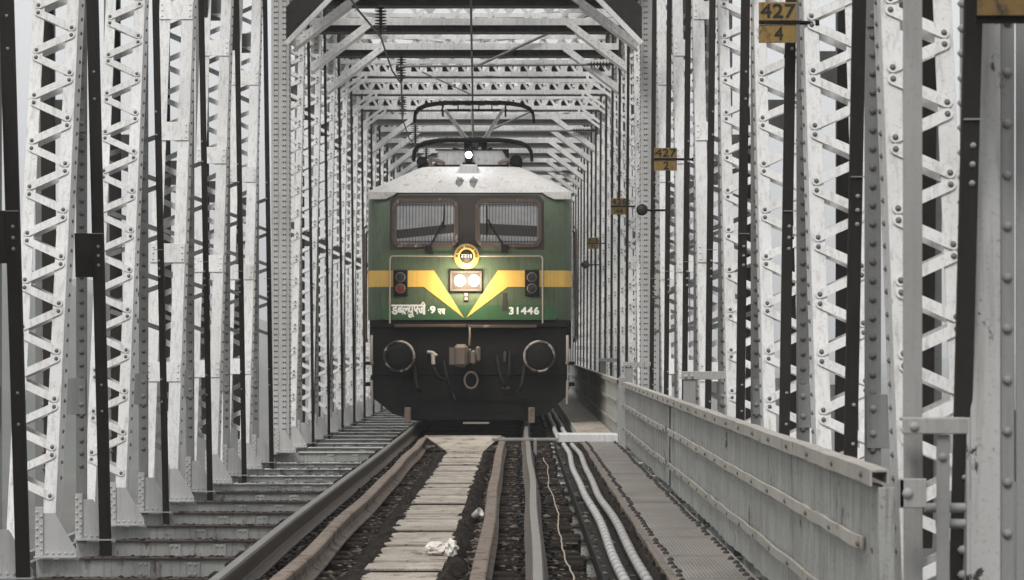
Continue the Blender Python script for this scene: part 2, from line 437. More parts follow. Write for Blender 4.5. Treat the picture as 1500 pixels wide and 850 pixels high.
def even_node(t, s, k, heavy=False):
    y = ny(k)
    p = link('riveted_post', lib('riveted_post', m_post, s, 'grey'), t, (0,y,0))
    rivets('riveted_post', s, p)
    for i, (z0, z1) in enumerate(((.72,1.0),(2.9,3.15),(5.0,5.25))):
        link('batten_plate', lib('batten_plate%d' % i, lambda z0=z0, z1=z1: m_batten(z0, z1), s, 'grey'), p)
    far = k >= 12
    d = link('tie_bar', lib('tie_far' if far else 'tie_mid' if k >= 4 else 'tie_bar', lambda: m_tie(.042 if far else .055 if k >= 4 else .088 if s < 0 else .066), s, 'dark'), t, (0,y,0))
    link('tie_bar', lib('tie_outer_far' if far else 'tie_outer', lambda: m_tie_outer(.042 if far else .07), s, 'dark'), t, (0,y,0))
    if not far:
        link('splice_plate', lib('splice_plate', m_splice, s, 'mid'), d)
        if s < 0 and k < 3: link('junction_plate', lib('tie_plate', m_tie_plate, s, 'dark'), d)
        if k >= 4: link('lacing', lib('tie_lacing', m_tie_lacing, s, 'grey'), d)
    link('gusset_plate', lib('gusset_plate', m_gusset, s, 'gus'), t, (0,y,0))
def odd_node(t, s, k):
    y = ny(k); b = k >= 5 and k < 12
    p = link('laced_strut', lib('laced_strut_b' if b else 'laced_strut', lambda: m_white(b), s, 'white'), t, (0,y,0))
    rivets('laced_strut_b' if b else 'laced_strut', s, p)
    if b:
        for i, z0 in enumerate((.9, 2.07, 3.3, 4.55, 5.8)): link('batten_plate', lib('wplate%d' % i, lambda: m_wplate(z0), s, 'white'), p)
    else:
        link('lacing', lib('lacing_f', lambda: m_lacing(-.0125), s, 'white'), p); rivets('lacing_f', s, p)
    link('lacing', lib('lacing_b', lambda: m_lacing(.226, False, 1), s, 'white'), p)
    link('gusset_plate', lib('gusset_plate', m_gusset, s, 'gus'), t, (0,y,0))
def chords(t, s, y0, y1):
    a = MB(); a.box(2.45,2.50,y0,y1,7.352,7.75,.004); a.box(2.90,2.95,y0,y1,7.352,7.75,.004); a.box(2.4,3.0,y0,y1,7.753,7.77)
    b = MB(); b.box(2.68,2.72,y0,y1,-.86,ZBEAM-.03,.003); b.box(2.86,2.90,y0,y1,-.86,ZBEAM-.03,.003); b.box(2.64,2.94,y0,y1,-.885,-.863)
    if s < 0: a.mirror(); b.mirror()
    obj('top_chord', a, M['mid'], t); obj('bottom_chord', b, M['grey'], t)

K1 = {-1: -4, 1: -4}
side = {-1: 'far from the walkway', 1: 'behind the walkway parapet'}
for s in (-1, 1):
    t = thing('bridge_truss', 'grey riveted steel truss of the open span before the expansion joint, ' + side[s], 'bridge truss', (0,0,0), 'side trusses of the railway bridge')
    for k in range(K1[s], 11):
        (even_node if k % 2 == 0 else odd_node)(t, s, k)
    chords(t, s, ny(K1[s])-.3, 31.0)
    t = thing('bridge_truss', 'steel truss with roof frames beside the locomotive, past the joint, ' + side[s], 'bridge truss', (0,0,0), 'side trusses of the railway bridge')
    p = link('end_post', lib('end_post', lambda: m_end(0), s, 'gus'), t, (0,ny(12),0)); rivets('end_post', s, p)
    link('gusset_plate', lib('gusset_plate', m_gusset, s, 'gus'), t, (0,ny(12)-.16,0))
    for k in range(13, 55):
        (even_node if k % 2 == 0 else odd_node)(t, s, k)
    chords(t, s, ny(12)-.2, ny(54)+.3)

# big end column close to the camera beside the walkway
t = thing('column', 'pale grey steel column with scraped paint and projecting rivets, beside the stanchions', 'bridge column', (0,8.95,0))
a = MB(); a.box(2.478,2.592,-.012,.0,-.28,7.3,.003); a.box(2.465,2.477,-.005,.14,-.28,7.3); obj('cover_angle', a, M['scraped'], t)
a = MB(); z = -.1
while z < 4:
    a.dome((2.465,.06,z),(-1,0,0),.019,.026,8); z += .095
a = a; obj('rivet', a, M['mid'], t)
a = MB(); a.box(2.594,2.650,.012,.024,-.28,7.3,.003); a.box(2.656,2.80,.012,.024,-.28,7.3,.003); obj('web_plate', a, M['grey'], t)
a = MB(); z = -.05
while z < 4:
    a.dome((2.622,.012,z),(0,-1,0),.0195,.017,10); z += .195
obj('rivet', a, M['grey'], t)
# plain grey mast
a = MB(); a.box(2.105,2.172,-.03,-.02,0.98,5.2,.002); a.box(2.16,2.172,-.0195,.05,.98,5.2)
a.box(2.105,2.172,-.04,-.031,-.2,.97,.002)
tag(obj('mast', a, M['mid'], None, (0,8.25,0)), 'plain grey angle mast standing behind the parapet end', 'mast')

# ------------------------------------------------------------------ floor beams, stringers, sleepers
fb = MB(); fb.box(-2.66,2.66,-.006,.006,-.78,ZBEAM-.0165); fb.box(-2.66,2.66,-.11,.11,-.80,-.782)
fbt = MB(); fbt.box(-2.35,2.35,-.035,.115,ZBEAM-.016,ZBEAM-.001,.003)
stif = []
for x in (-1.9,-1.55,1.55,1.9):
    fbs = MB(); stif.append(fbs)
    fbs.box(x-.05,x+.05,-.02,-.0075,-.76,ZBEAM-.03)
    for q in range(4): fbs.dome((x-.02,-.02,-.30-.07*q),(0,-1,0),.014,.012,6)
    for q in range(4): fbs.dome((x+.02,-.02,-.30-.07*q),(0,-1,0),.014,.012,6)
ks = [k for k in range(-6, 55) if k != 11]
skylitfl = fbt.mesh('flange', M['skylit_top'])
proto = None
for i, k in enumerate(ks):
    if proto is None:
        proto = thing('floor_beam', '', 'floor beam', (0,ny(k),0), 'floor beams under the track')
        obj('web', fb, M['beam'], proto); obj('flange', fbt, M['rusttop'], proto); [obj('stiffener', q, M['beam'], proto) for q in stif]; o = proto
    else:
        o = copy_tree(proto); o.location = (0, ny(k), 0)
        if k >= 7:
            for ch in o.children:
                if ch.name.startswith('flange'): ch.data = skylitfl
    if k <= 10: o['label'] = 'rusty floor beam of the open span, %s before the expansion joint' % ordinal(10-k)
    else: o['label'] = 'grey floor beam in the locomotive span, %s past the joint' % ordinal(k-12)
for x in (-.87, .87):
    a = MB(); a.box(x-.008,x+.008,5,96,-.80,-.395); a.box(x-.11,x+.11,5,96,-.393,-.378); a.box(x-.11,x+.11,5,96,-.82,-.802)
    tag(obj('stringer', a, M['beam']), 'dark steel stringer carrying the sleepers under %s' % ('the rail far from the walkway' if x < 0 else 'the rail nearer to the walkway'), 'stringer')
sl = MB(); sl.box(-1.17,1.20,-.11,.11,-.376,-.178,.012)
slm = sl.mesh('sleeper', M['sleeper'])
rp = MB(); rp.box(-.12,.12,-.08,.08,-.1775,-.166,.003)
for q in (-1, 1): rp.box(q*.098-.015,q*.098+.015,-.03,.03,-.165,-.145,.006)
rpm = rp.mesh('rail_plate', M['under'])
y = 5.45; i = 0
while y < 70:
    ph = (y-NODE0) % PITCH
    if min(ph, PITCH-ph) > .22 and abs(y-31.7) > .3:
        o = link('sleeper', slm, None, (random.uniform(-.03,.03), y, 0)); o.rotation_euler.z = random.uniform(-.012,.012)
        tag(o, 'black sooty sleeper lying across the stringers under the rails', 'sleeper', 'sleepers under the track')
        for q in (-.874, .874): link('rail_plate', rpm, o, (q,0,0))
    y += .25 if False else .375; i += 1

# ------------------------------------------------------------------ rails
def rail_profile(top, h=.165, hw=.036, fw=.07):
    return [(-fw,top-h),(fw,top-h),(fw,top-h+.012),(.02,top-h+.03),(.009,top-h+.045),(.009,top-.045),(hw,top-.034),(hw,top-.008),(hw-.01,top),
            (-hw+.01,top),(-hw,top-.008),(-hw,top-.034),(-.009,top-.045),(-.009,top-h+.045),(-.02,top-h+.03),(-fw,top-h+.012)]
def sweep(prof, path):
    """prof (x,z) swept along path of (x,y,z)"""
    a = MB(); n = len(prof); vs = []
    for (x, y, z) in path: vs += [(x+p, y, z+q) for p, q in prof]
    fs = [(i*n+k, (i+1)*n+k, (i+1)*n+(k+1) % n, i*n+(k+1) % n) for i in range(len(path)-1) for k in range(n)]
    fs += [tuple(range(n)), tuple(range((len(path)-1)*n, len(path)*n))[::-1]]
    a.add(vs, fs); return a
def wob(x, y, amp, ph): return x + amp*(math.sin(y*.31+ph)+.6*math.sin(y*.83+2.1*ph))
for s in (-1, 1):
    pth = [(wob(s*.874, y*.5, .010, s), y*.5, .004*math.sin(y*.37)) for y in range(10, 190)]
    o = obj('rail', sweep(rail_profile(0), pth), M['rail'])
    tag(o, 'worn steel running rail, %s' % ('polished on top, on the side far from the walkway' if s < 0 else 'dull grey, beside the pale wire and conduits'), 'rail')
    hd = sweep([(-.026,.0),(-.026,.0025),(.026,.0025),(.026,.0)], pth); obj('running_surface', hd, M['polish'], o)
    gw = [(wob(s*.535, y*.4, .010, 2+s), y*.4, .008*math.sin(y*.5+s)) for y in range(13, 80)]
    gw += [(s*.535*.97, 32.6, 0), (s*.535*.9, 33.2, -.02)]
    o = obj('guard_rail', sweep(rail_profile(-.012, .15, .044, .06), gw), M['guard'])
    tag(o, 'rust brown guard rail inside the %s' % ('rail far from the walkway' if s < 0 else 'rail near the conduits'), 'guard rail')

# deck plates between the guard rails
y = 6.0; i = 0; ys = []
while y < 30.2:
    L = 1.2 if i % 4 else .62
    ys.append((y, L)); y += L; i += 1
for i, (y, L) in enumerate(ys[::-1]):
    a = MB(); j0 = random.uniform(-.01,.01); j = [j0+random.uniform(-.006,.006) for _ in range(4)]; dz = random.uniform(-.006,.006); g0 = random.uniform(.02,.06)
    z0 = -.135+dz
    a.extr([(-.175+j[0],y+g0,z0+.006),(.30+j[1],y+g0,z0+.006),(.30+j[2],y+L-.045,z0),(-.175+j[3],y+L-.045,z0)], (0,0,.012))
    a.box(-.17,.295,y+.10,y+.16,z0-.04,z0-.012)
    for q in range(4): a.dome((-.13+.13*q, y+.06, z0+.006),(0,0,1),.012,.008,6)
    o = obj('deck_plate', a, M['deck']); tag(o, 'worn tan steel deck plate between the guard rails, %s from the sill plate' % ordinal(i), 'deck plate', 'deck plates between the rails')
a = MB(); a.extr([(-.50,31.9,.012),(-.17,30.35,-.118),(.30,30.35,-.118),(.50,31.9,.012)], (0,0,.014)); a.box(-.52,.52,31.905,31.97,-.10,.03,.004)
tag(obj('sill_plate', a, M['deck']), 'sloping brown sill plate closing the guard rails in front of the locomotive', 'sill plate')

# debris and dirt on the track
dm = MB(); fm = MB(); r = random.Random(4)
for _ in range(8000):
    yy = 10+24*r.random()**1.4; band = r.random()
    if band < .30: x = r.gauss(-.30,.07)
    elif band < .58: x = r.gauss(.42,.06)
    elif band < .72: x = r.uniform(-.8,-.6)
    elif band < .84: x = r.uniform(.64,.82)
    elif band < .93: x = r.uniform(.95,1.28)
    else: x = r.choice((1.27,1.40,1.52))+r.gauss(0,.02)
    sz = r.uniform(.005,.02) if r.random() < .9 else r.uniform(.02,.04); m_ = fm if r.random() < .40 else dm
    zz = -.176 if x < 1.235 else -.083
    ph = (yy-NODE0+.0) % .375
    an = r.random()*PI; ca, sa = math.cos(an), math.sin(an); h = sz*r.uniform(.2,.6)
    p = [Vector((x+ca*u*sz-sa*v*sz*.7, yy+sa*u*sz+ca*v*sz*.7, zz)) for u, v in ((-1,-1),(1,-.7),(.8,1),(-.7,.9))]
    m_.add(p+[Vector((x+.2*sz, yy, zz+h))], [(0,1,4),(1,2,4),(2,3,4),(3,0,4)])
for _ in range(900):                                # grit on the floor beam flanges
    yy = ny(r.choice(range(-1, 11)))+r.uniform(-.03,.11); x = r.uniform(-2.3,-1.0); sz = r.uniform(.006,.022)
    p = [Vector((x+u*sz, yy+v*sz*.7, ZBEAM)) for u, v in ((-1,-1),(1,-.7),(.8,1),(-.7,.9))]
    dm.add(p+[Vector((x+.2*sz, yy, ZBEAM+sz*.5))], [(0,1,4),(1,2,4),(2,3,4),(3,0,4)])
# matted dirt strips lying on the sleepers beside the deck plates
def matted(x0, x1, y0, y1, seed, zt):
    q = random.Random(seed); nx = 7; n = int((y1-y0)/.09); vs = []
    for j in range(n+1):
        w0 = -.01+q.uniform(-.03,.03); w1 = q.uniform(-.03,.05)
        for i in range(nx):
            u = i/(nx-1); e = 4*u*(1-u)
            vs.append((x0+w0+(x1+w1-x0-w0)*u, y0+j*.09, zt+e*q.uniform(.02,.075)-.004))
    fs = [(j*nx+i, j*nx+i+1, (j+1)*nx+i+1, (j+1)*nx+i) for j in range(n) for i in range(nx-1)]
    m_ = MB(); m_.add(vs, fs); return m_
dirt = [matted(-.30,-.13,9,30.3,1,-.165), matted(.27,.40,9,30.3,2,-.165), matted(1.50,1.58,9,30.5,3,-.06)]
for q in dirt: dm.add(q.v, q.f)
o = obj('dirt', dm, M['sleeper']); o['kind'] = 'stuff'; o['label'] = 'black matted dirt and grit lying along the deck'
o = obj('litter_flakes', fm, M['flake']); o['kind'] = 'stuff'; o['label'] = 'dry pale flakes scattered over the sleepers'

# crumpled cup and plastic bag
def crumple(c, rx, ry, rz, n, seed, jit):
    q = random.Random(seed); bm = bmesh.new(); bmesh.ops.create_icosphere(bm, subdivisions=n, radius=1)
    for v in bm.verts:
        k = 1+q.uniform(-jit, jit); v.co = Vector((c[0]+v.co.x*rx*k, c[1]+v.co.y*ry*k, max(c[2]-rz*.8, c[2]+v.co.z*rz*k)))
    m_ = MB(); m_.add([v.co[:] for v in bm.verts], [[v.index for v in f.verts] for f in bm.faces]); bm.free(); return m_
Y_ = lambda y: 4323/(y-506)
d = 18.9; a = MB(); a.lathe((.40,d,-.12),(.6,-.45,.45),[(0,.0),(0,.027),(.075,.037),(.078,.039),(.073,.034),(.004,.024)],14)
tag(obj('paper_cup', a, M['cup']), 'small white crushed cup lying beside the guard rail', 'cup')
d = 15.5; a = crumple((.225,d,-.085),.075,.06,.045,3,5,.22)
o = obj('plastic_bag', a, M['plastic']); tag(o, 'crumpled pale pinkish plastic bag on the deck plates', 'plastic bag')
b = crumple((.315,d-.02,-.085),.045,.05,.06,3,6,.3); obj('torn_end', b, M['cup'], o)
d = Y_(848); a = MB()
for i in range(7):
    an = PI*i/6; x0 = 1.0+.075*math.cos(an); z0 = -.17+.13*math.sin(an)
    a.box(x0-.022,x0+.022,d-.05,d+.05,z0-.022,z0+.022,.008)
tag(obj('rail_shoe', a, M['guard']), 'rust brown arched iron shoe lying between rail and wire', 'iron shoe')

# wire and conduits
def rope(x, y0, y1, z, amp, r, seed, step=.22, seg=6):
    q = random.Random(seed); n = int((y1-y0)/step); ph = q.uniform(0,6)
    return [(x+amp*(math.sin(i*.21+ph)+.5*math.sin(i*.53+ph*2))+q.uniform(-amp,amp)*.35, y0+i*step, z+q.uniform(0,.004)) for i in range(n+1)]
a = MB(); a.tube(rope(1.075,7,29.5,-.155,.013,.008,3), .006, 6)
tag(obj('wire', a, M['cable']), 'thin pale wire wandering along the sleeper ends', 'wire')
def conduit(x, y0, y1, z, r, seed):
    q = random.Random(seed); path = []; rs = []; n = int((y1-y0)/.028)
    for i in range(n+1):
        yy = y0+i*.028; path.append((x+.012*math.sin(yy*.45+seed)+.007*math.sin(yy*1.2), yy, z+.012*math.sin(yy*.7+seed)))
        ph_ = (i % 9)/9; rs.append(r*(.80+.26*math.sin(PI*ph_)**.5)*(1.0+.10*q.random()*(ph_ > .3)))
    m_ = MB(); m_.tube(path, rs, 12); CR.append((path, r)); return m_
CR = []
def rings(o):
    path, r = CR[-1]; m_ = MB(); i = 4
    while i < len(path)-4:
        m_.tube([path[i], path[i+1], path[i+3]], [r*1.08, r*1.18, r*1.08], 12); i += 9
    obj('ring_joint', m_, M['ringj'], o)
tag(obj('conduit', conduit(1.335,6.5,30.6,-.03,.027,1), M['conduit']), 'pale ribbed conduit nearer the rail, running to the joint cover', 'conduit', 'conduits along the walkway')
rings(COL.objects[-1])
tag(obj('conduit', conduit(1.455,6.5,30.6,-.025,.027,2), M['conduit']), 'pale ribbed conduit nearer the walkway, running to the joint cover', 'conduit', 'conduits along the walkway')
rings(COL.objects[-1])
tag(obj('conduit', conduit(1.30,31.7,62,-.03,.03,3), M['conduit']), 'pale conduit beyond the joint cover, nearer the locomotive', 'conduit', 'conduits along the walkway')
tag(obj('conduit', conduit(1.42,31.7,62,-.025,.03,4), M['conduit']), 'pale conduit beyond the joint cover, nearer the far walkway', 'conduit', 'conduits along the walkway')
a = MB(); a.box(1.24,1.53,5,30.7,-.10,-.085); a.box(1.225,1.238,5,30.7,-.12,-.03); a.box(1.24,1.53,31.6,62,-.10,-.085)
tag(obj('cable_tray', a, M['under']), 'dark steel tray under the pale conduits', 'cable tray')

# ------------------------------------------------------------------ walkway
y = 5.0; i = 0; wl = []
while y < 30.6:
    L = 1.35 if i % 3 else .75
    L = min(L, 30.75-y); wl.append((y, L)); y += L; i += 1
for i, (y, L) in enumerate(wl[::-1]):
    a = MB(); dz = random.uniform(-.004,.004)
    a.box(1.60,2.045,y+.018,y+L-.018,-.012+dz,dz,.002)
    yy = y+.1; bt = MB()
    while yy < y+L-.05:
        bt.dome((1.635+random.uniform(-.01,.01),yy,dz),(0,0,1),.022,.022,7); bt.dome((2.005+random.uniform(-.01,.01),yy+.05,dz),(0,0,1),.022,.022,7); yy += .24
    o = obj('walkway_plate', a, M['walk']); obj('bolt', bt, M['bolt'], o); tag(o, 'brown chequered walkway plate along the parapet, %s from the joint cover' % ordinal(i), 'walkway plate', 'walkway plates')
y = 31.6; i = 0
while y < 70:
    a = MB(); a.box(1.56,2.045,y+.008,y+1.49,.04,.052,.002)
    o = obj('walkway_plate', a, M['deck']); tag(o, 'pale walkway plate past the joint cover beside the locomotive, %s one' % ordinal(i), 'walkway plate', 'walkway plates'); y += 1.5; i += 1
a = MB()
q = random.Random(2); path = [(1.585+q.uniform(-.008,.008), 5+i*.35, -.004+q.uniform(0,.006)) for i in range(74)]
a = sweep([(-.024,-.07),(-.018,-.07),(-.018,.0),(.024,.0),(.024,.006),(-.024,.006)], path)
tag(obj('edge_angle', a, M['edge']), 'bent rusty angle along the track edge of the walkway', 'steel angle')
a = MB(); a.box(1.56,1.57,31.6,70,-.05,.06); a.box(1.60,1.61,5,30.7,-.2,-.014); a.box(2.02,2.035,5,70,-.2,-.014)
tag(obj('walkway_bearer', a, M['beam']), 'grey steel bearer running under the walkway plates', 'bearer')
a = MB(); a.box(1.28,2.06,30.9,31.5,-.02,.085,.006)
o = obj('joint_cover', a, M['white']); tag(o, 'bright pale steel cover across the walkway at the expansion joint', 'joint cover')
b = MB(); b.box(.40,1.275,30.92,31.0,.0,.035,.004); b.box(.95,.99,30.6,30.915,-.17,.03); obj('angle', b, M['mid'], o)

# parapet panels
def parapet(y0, y1, x, mat, label, close):
    t = thing('parapet', label, 'parapet', (0,0,0), 'walkway parapet panels')
    q = random.Random(int(y0)); n = int((y1-y0)/.055); vs = []
    for i in range(n+1):
        yy = y0+(y1-y0)*i/n; xo = x+.006*math.sin(i*.9)+.009*math.sin(i*.117+1)*math.sin(i*.041)+q.uniform(-.004,.004)
        vs += [(xo,yy,.015), (xo+.004*math.sin(i*.31),yy,.40), (xo,yy,.74)]
    fs = [(i*3+j, i*3+j+1, (i+1)*3+j+1, (i+1)*3+j) for i in range(n) for j in range(2)]
    a = MB(); a.add(vs, fs, True)
    a.add([(v[0]+.014,v[1],v[2]) for v in vs], [f[::-1] for f in fs], True)
    obj('sheet', a, mat, t)
    def strip(z, h, out, wv):
        path = []; m_ = max(8, int((y1-y0)/.3))
        for i in range(m_+1):
            yy = y0+.35*(h < .06)+(y1-y0-.35*(h < .06))*i/m_; path.append((x-out+q.uniform(-wv,wv), yy, z+q.uniform(-wv,wv)*1.4))
        return path
    a = sweep([(-.016,-.024),(.0,-.024),(.0,.024),(-.016,.024)], strip(.50,.05,.010,.003)); obj('middle_strap', a, M['fencerail'], t)
    a = sweep([(-.016,-.022),(.0,-.022),(.0,.022),(-.016,.022)], strip(.21,.05,.010,.0035)); obj('bottom_strap', a, M['fencerail'], t)
    a = sweep([(-.036,-.06),(-.028,-.06),(-.028,-.008),(.026,-.008),(.026,-.05),(.034,-.05),(.034,.0),(-.036,.0)], strip(.80,.1,.0,.002)); obj('top_rail', a, M['fencerail'], t)
    a = MB(); yy = y0+.2
    while yy < y1:
        a.dome((x-.037,yy,.772),(-1,0,0),.014,.012,7)
        a.dome((x-.026,yy+.15,.50),(-1,0,0),.014,.013,7); a.dome((x-.026,yy+.05,.21),(-1,0,0),.014,.013,7); yy += .82
    obj('bolt', a, M['rivet'], t)
    if close:
        b = MB(); b.box(x-.006,x+.055,y0-.016,y0-.003,.0,.735,.002); obj('end_plate', b, M['fence'], t)
    b = MB(); yy = y0+1.4
    while yy < y1: b.box(x+.02,x+.05,yy-.02,yy+.02,-.25,.73); yy += 2.9
    obj('upright', b, M['fence'], t)
parapet(8.6, 20.6, 2.08, M['fence'], 'stained grey sheet steel parapet ending bare beside the mast', True)
parapet(20.7, 29.2, 2.08, M['fence'], 'grey sheet steel parapet reaching the expansion joint', False)
parapet(31.2, 44.5, 2.08, M['beam'], 'darker sheet steel parapet beside the locomotive, just past the joint', True)
parapet(44.7, 62, 2.08, M['beam'], 'darker sheet steel parapet deep in the locomotive span', False)
a = MB(); a.box(2.0,2.09,-.05,.05,-.05,.86,.006)
tag(obj('joint_post', a, M['mid'], None, (0,29.32,0)), 'pale grey post ending the parapet at the expansion joint', 'post')
# brackets tying parapet to truss
def bracket(y, label, full):
    t = thing('bracket', label, 'bracket', (0,y,0), 'brackets between parapet and truss')
    a = MB(); a.box(2.10,2.20,-.02,-.008,.3 if not full else -.2,1.02,.003); a.box(2.188,2.20,-.0075,.07,.3,1.02); obj('stanchion', a, M['mid'], t)
    a = MB(); a.box(2.085,2.43,-.032,-.021,.975,1.04,.003); a.box(2.085,2.43,-.0205,.05,1.028,1.04,.002)
    for x in (2.12, 2.17): a.dome((x,-.032,1.0),(0,-1,0),.016,.014,8)
    obj('arm', a, M['beam'], t)
bracket(19.2, 'grey bracket stub with dark arm rising over the middle of the parapet', False)
bracket(29.9, 'pale bracket stub beside the joint post', False)
bracket(39.0, 'dark bracket arm over the parapet beside the locomotive', False)
t = thing('stanchion_frame', 'scuffed grey stanchions with a cross angle beyond the open parapet end', 'stanchion frame', (0,8.1,0))
a = MB(); a.box(2.075,2.30,-.055,-.045,.95,1.005,.003); a.box(2.075,2.30,-.0445,.02,.995,1.005,.002)
a.dome((2.115,-.055,.975),(0,-1,0),.018,.015,8); obj('cross_angle', a, M['mid'], t)
a = MB(); a.box(2.195,2.24,-.035,-.02,-.3,.945,.003); a.box(2.228,2.24,-.0195,.05,-.3,.945); a.dome((2.215,-.035,.87),(0,-1,0),.017,.014,8); obj('stanchion', a, M['grey'], t)
a = MB(); a.box(2.055,2.075,-.10,-.05,.70,.80,.004); a.box(2.055,2.15,-.10,-.088,.70,.80,.003); a.dome((2.085,-.10,.75),(0,-1,0),.02,.015,8); obj('clip', a, M['mid'], t)
a = MB(); a.cyl((2.17,.06,.69),(2.31,.06,.69),.017,None,12); a.cyl((2.21,.06,.635),(2.31,.06,.635),.017,None,12); obj('pipe', a, M['grey'], t)

# ------------------------------------------------------------------ overhead frames of the locomotive span
def rivrow(a, p0, p1, n, nrm, r=.013):
    p0 = Vector(p0); p1 = Vector(p1)
    for i in range(n): a.dome(p0+(p1-p0)*(i+.5)/n, nrm, r, r*.8, 6)
def frame_deep(a, wb, ks):
    h0 = 6.05; kx, kz = .95, .66
    a.box(-2.44,2.44,-.13,-.118,h0+.105,h0+.215,.003); a.box(-2.44,2.44,-.117,.16,h0+.203,h0+.215)
    rivrow(a, (-2.2,-.13,h0+.16), (2.2,-.13,h0+.16), 34, (0,-1,0))
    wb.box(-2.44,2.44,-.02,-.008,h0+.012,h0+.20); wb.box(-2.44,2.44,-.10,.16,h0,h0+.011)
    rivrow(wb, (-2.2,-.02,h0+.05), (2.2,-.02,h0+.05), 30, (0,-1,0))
    for s, k in zip((-1, 1), ks):
        k.bar((s*2.44,-.125,h0+.10-kz), (s*(2.43-kx),-.125,h0+.165), .012, .105, (0,0,1), .003)
        k.bar((s*2.44,.03,h0+.04-kz), (s*(2.44-kx),.03,h0+.10), .24, .012, (0,0,1))
        rivrow(k, (s*2.40,-.132,h0+.14-kz), (s*(2.46-kx),-.132,h0+.165), 11, (0,-1,0), .014)
def frame_portal(a, wb, ks):
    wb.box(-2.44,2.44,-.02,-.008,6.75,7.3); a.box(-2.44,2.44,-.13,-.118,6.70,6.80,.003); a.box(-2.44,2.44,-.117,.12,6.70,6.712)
    for s, k in zip((-1, 1), ks):
        k.extr([(s*2.455,-.10,5.45),(s*2.455,-.10,5.92),(s*1.42,-.10,7.0),(s*.96,-.10,7.0)], (0,.018,0))
        rivrow(k, (s*2.40,-.109,5.58), (s*1.06,-.109,6.96), 16, (0,-1,0), .014)
        rivrow(k, (s*2.40,-.109,5.82), (s*1.36,-.109,6.90), 13, (0,-1,0), .014)
def frame_lattice(a, wb, ks):
    h0 = 6.05
    a.box(-2.44,2.44,-.10,-.088,h0+.02,h0+.095,.003); a.box(-2.44,2.44,-.10,-.088,h0+.235,h0+.31,.003)
    a.box(-2.44,2.44,-.087,.08,h0+.298,h0+.31); wb.box(-2.44,2.44,-.105,.12,h0-.005,h0+.012)
    x = -2.40
    while x < 2.38:
        a.bar((x,-.083,h0+.05),(x+.14,-.083,h0+.28),.009,.05,(0,0,1)); a.bar((x+.28,-.083,h0+.05),(x+.14,-.083,h0+.28),.009,.05,(0,0,1)); x += .28
    x = -2.3
    while x < 2.38:
        wb.box(x,x+.16,.09,.10,h0+.10,h0+.23); x += .28
    for s, k in zip((-1, 1), ks):
        for o in (-.055, .055):
            k.bar((s*2.42,-.10,h0-.30+o), (s*1.98,-.10,h0+.02+o), .012, .05, (0,0,1), .003)
        k.bar((s*2.42,-.02,h0-.36), (s*1.98,-.02,h0-.04), .15, .01, (0,0,1))
        k.bar((s*2.43,-.101,h0-.36), (s*2.43,-.101,h0-.22), .012, .05, (1,0,0)); k.bar((s*1.98,-.101,h0-.05), (s*1.98,-.101,h0+.09), .012, .05, (1,0,0))
def sway(a):                    # lattice girder above the strut, crossed flats
    x = -2.44; p = .61; z0, z1 = 6.36, 7.12
    for q in range(8):
        a.bar((x,-.03,z0),(x+p,-.03,z1),.011,.062,(0,0,1)); a.bar((x,-.015,z1),(x+p,-.015,z0),.011,.062,(0,0,1)); x += p
    a.box(-2.44,2.44,-.06,-.048,7.12,7.20,.003); a.box(-2.44,2.44,-.0475,.06,7.19,7.20)
frame_count = 0
FR = {}
for i, Y in enumerate([32.6]+[33.4]+[33.2+3*j for j in range(1,20)]):
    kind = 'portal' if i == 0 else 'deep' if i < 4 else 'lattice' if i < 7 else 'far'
    nm = {'portal':'heavy dark bridge portal with riveted knees over the expansion joint',
          'deep':'plate overhead frame with octagon knees, %s behind the bridge portal' % ordinal(i-1),
          'lattice':'white latticed overhead frame with small boxed knees, %s behind the plate frames' % ordinal(i-4),
          'far':'distant overhead frame above the locomotive roof, %s past the latticed ones' % ordinal(i-7)}[kind]
    t = thing('overhead_frame', nm, 'overhead frame', (0,Y,0), 'overhead frames across the bridge')
    if kind not in FR:
        a = MB(); wb = MB(); ks = (MB(), MB()); w = MB(); sway(w)
        {'portal': frame_portal, 'lattice': frame_lattice}.get(kind, frame_deep)(a, wb, ks)
        km = M['dark' if kind == 'portal' else 'white']
        FR[kind] = (a.mesh('strut', M['white']), wb.mesh('web', M['grey' if kind == 'far' else 'web_shade']), [q.mesh('knee_brace', km) for q in ks], w.mesh('sway_lattice', M['white']))
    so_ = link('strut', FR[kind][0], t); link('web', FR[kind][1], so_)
    for q in FR[kind][2]: link('knee_brace', q, t)
    if kind != 'portal': link('sway_lattice', FR[kind][3], t)
    if kind == 'portal':
        for s in (-1, 1):
            b = MB(); b.bar((s*2.45,-.14,5.41), (s*.93,-.14,6.97), .07, .045, (0,1,0), .003); obj('knee_flange', b, M['white'], t)
t = thing('lateral_bracing', 'pale crossed laced bracing over the locomotive span, against the white sky', 'bracing')
def lat(a, x0, y0, x1, y1, z, w, h):
    d = Vector((x1-x0, y1-y0, 0)).normalized()
    a.bar((x0+d.x*.1,y0+d.y*.1,z), (x1-d.x*.1,y1-d.y*.1,z), w, .012, (0,0,1)); a.bar((x0+d.x*.1,y0+d.y*.1,z+h/2+.007), (x1-d.x*.1,y1-d.y*.1,z+h/2+.007), .012, h, (0,0,1))
for j in range(20):
    y0 = 33.4+3*j; y1 = y0+3
    a = MB(); lat(a, -2.5, y0, 2.5, y1, 7.24, .12, .05); obj('cross_brace', a, M['white'], t)
    a = MB(); lat(a, 2.5, y0, -2.5, y1, 7.30, .12, .05); obj('cross_brace', a, M['mid'], t)
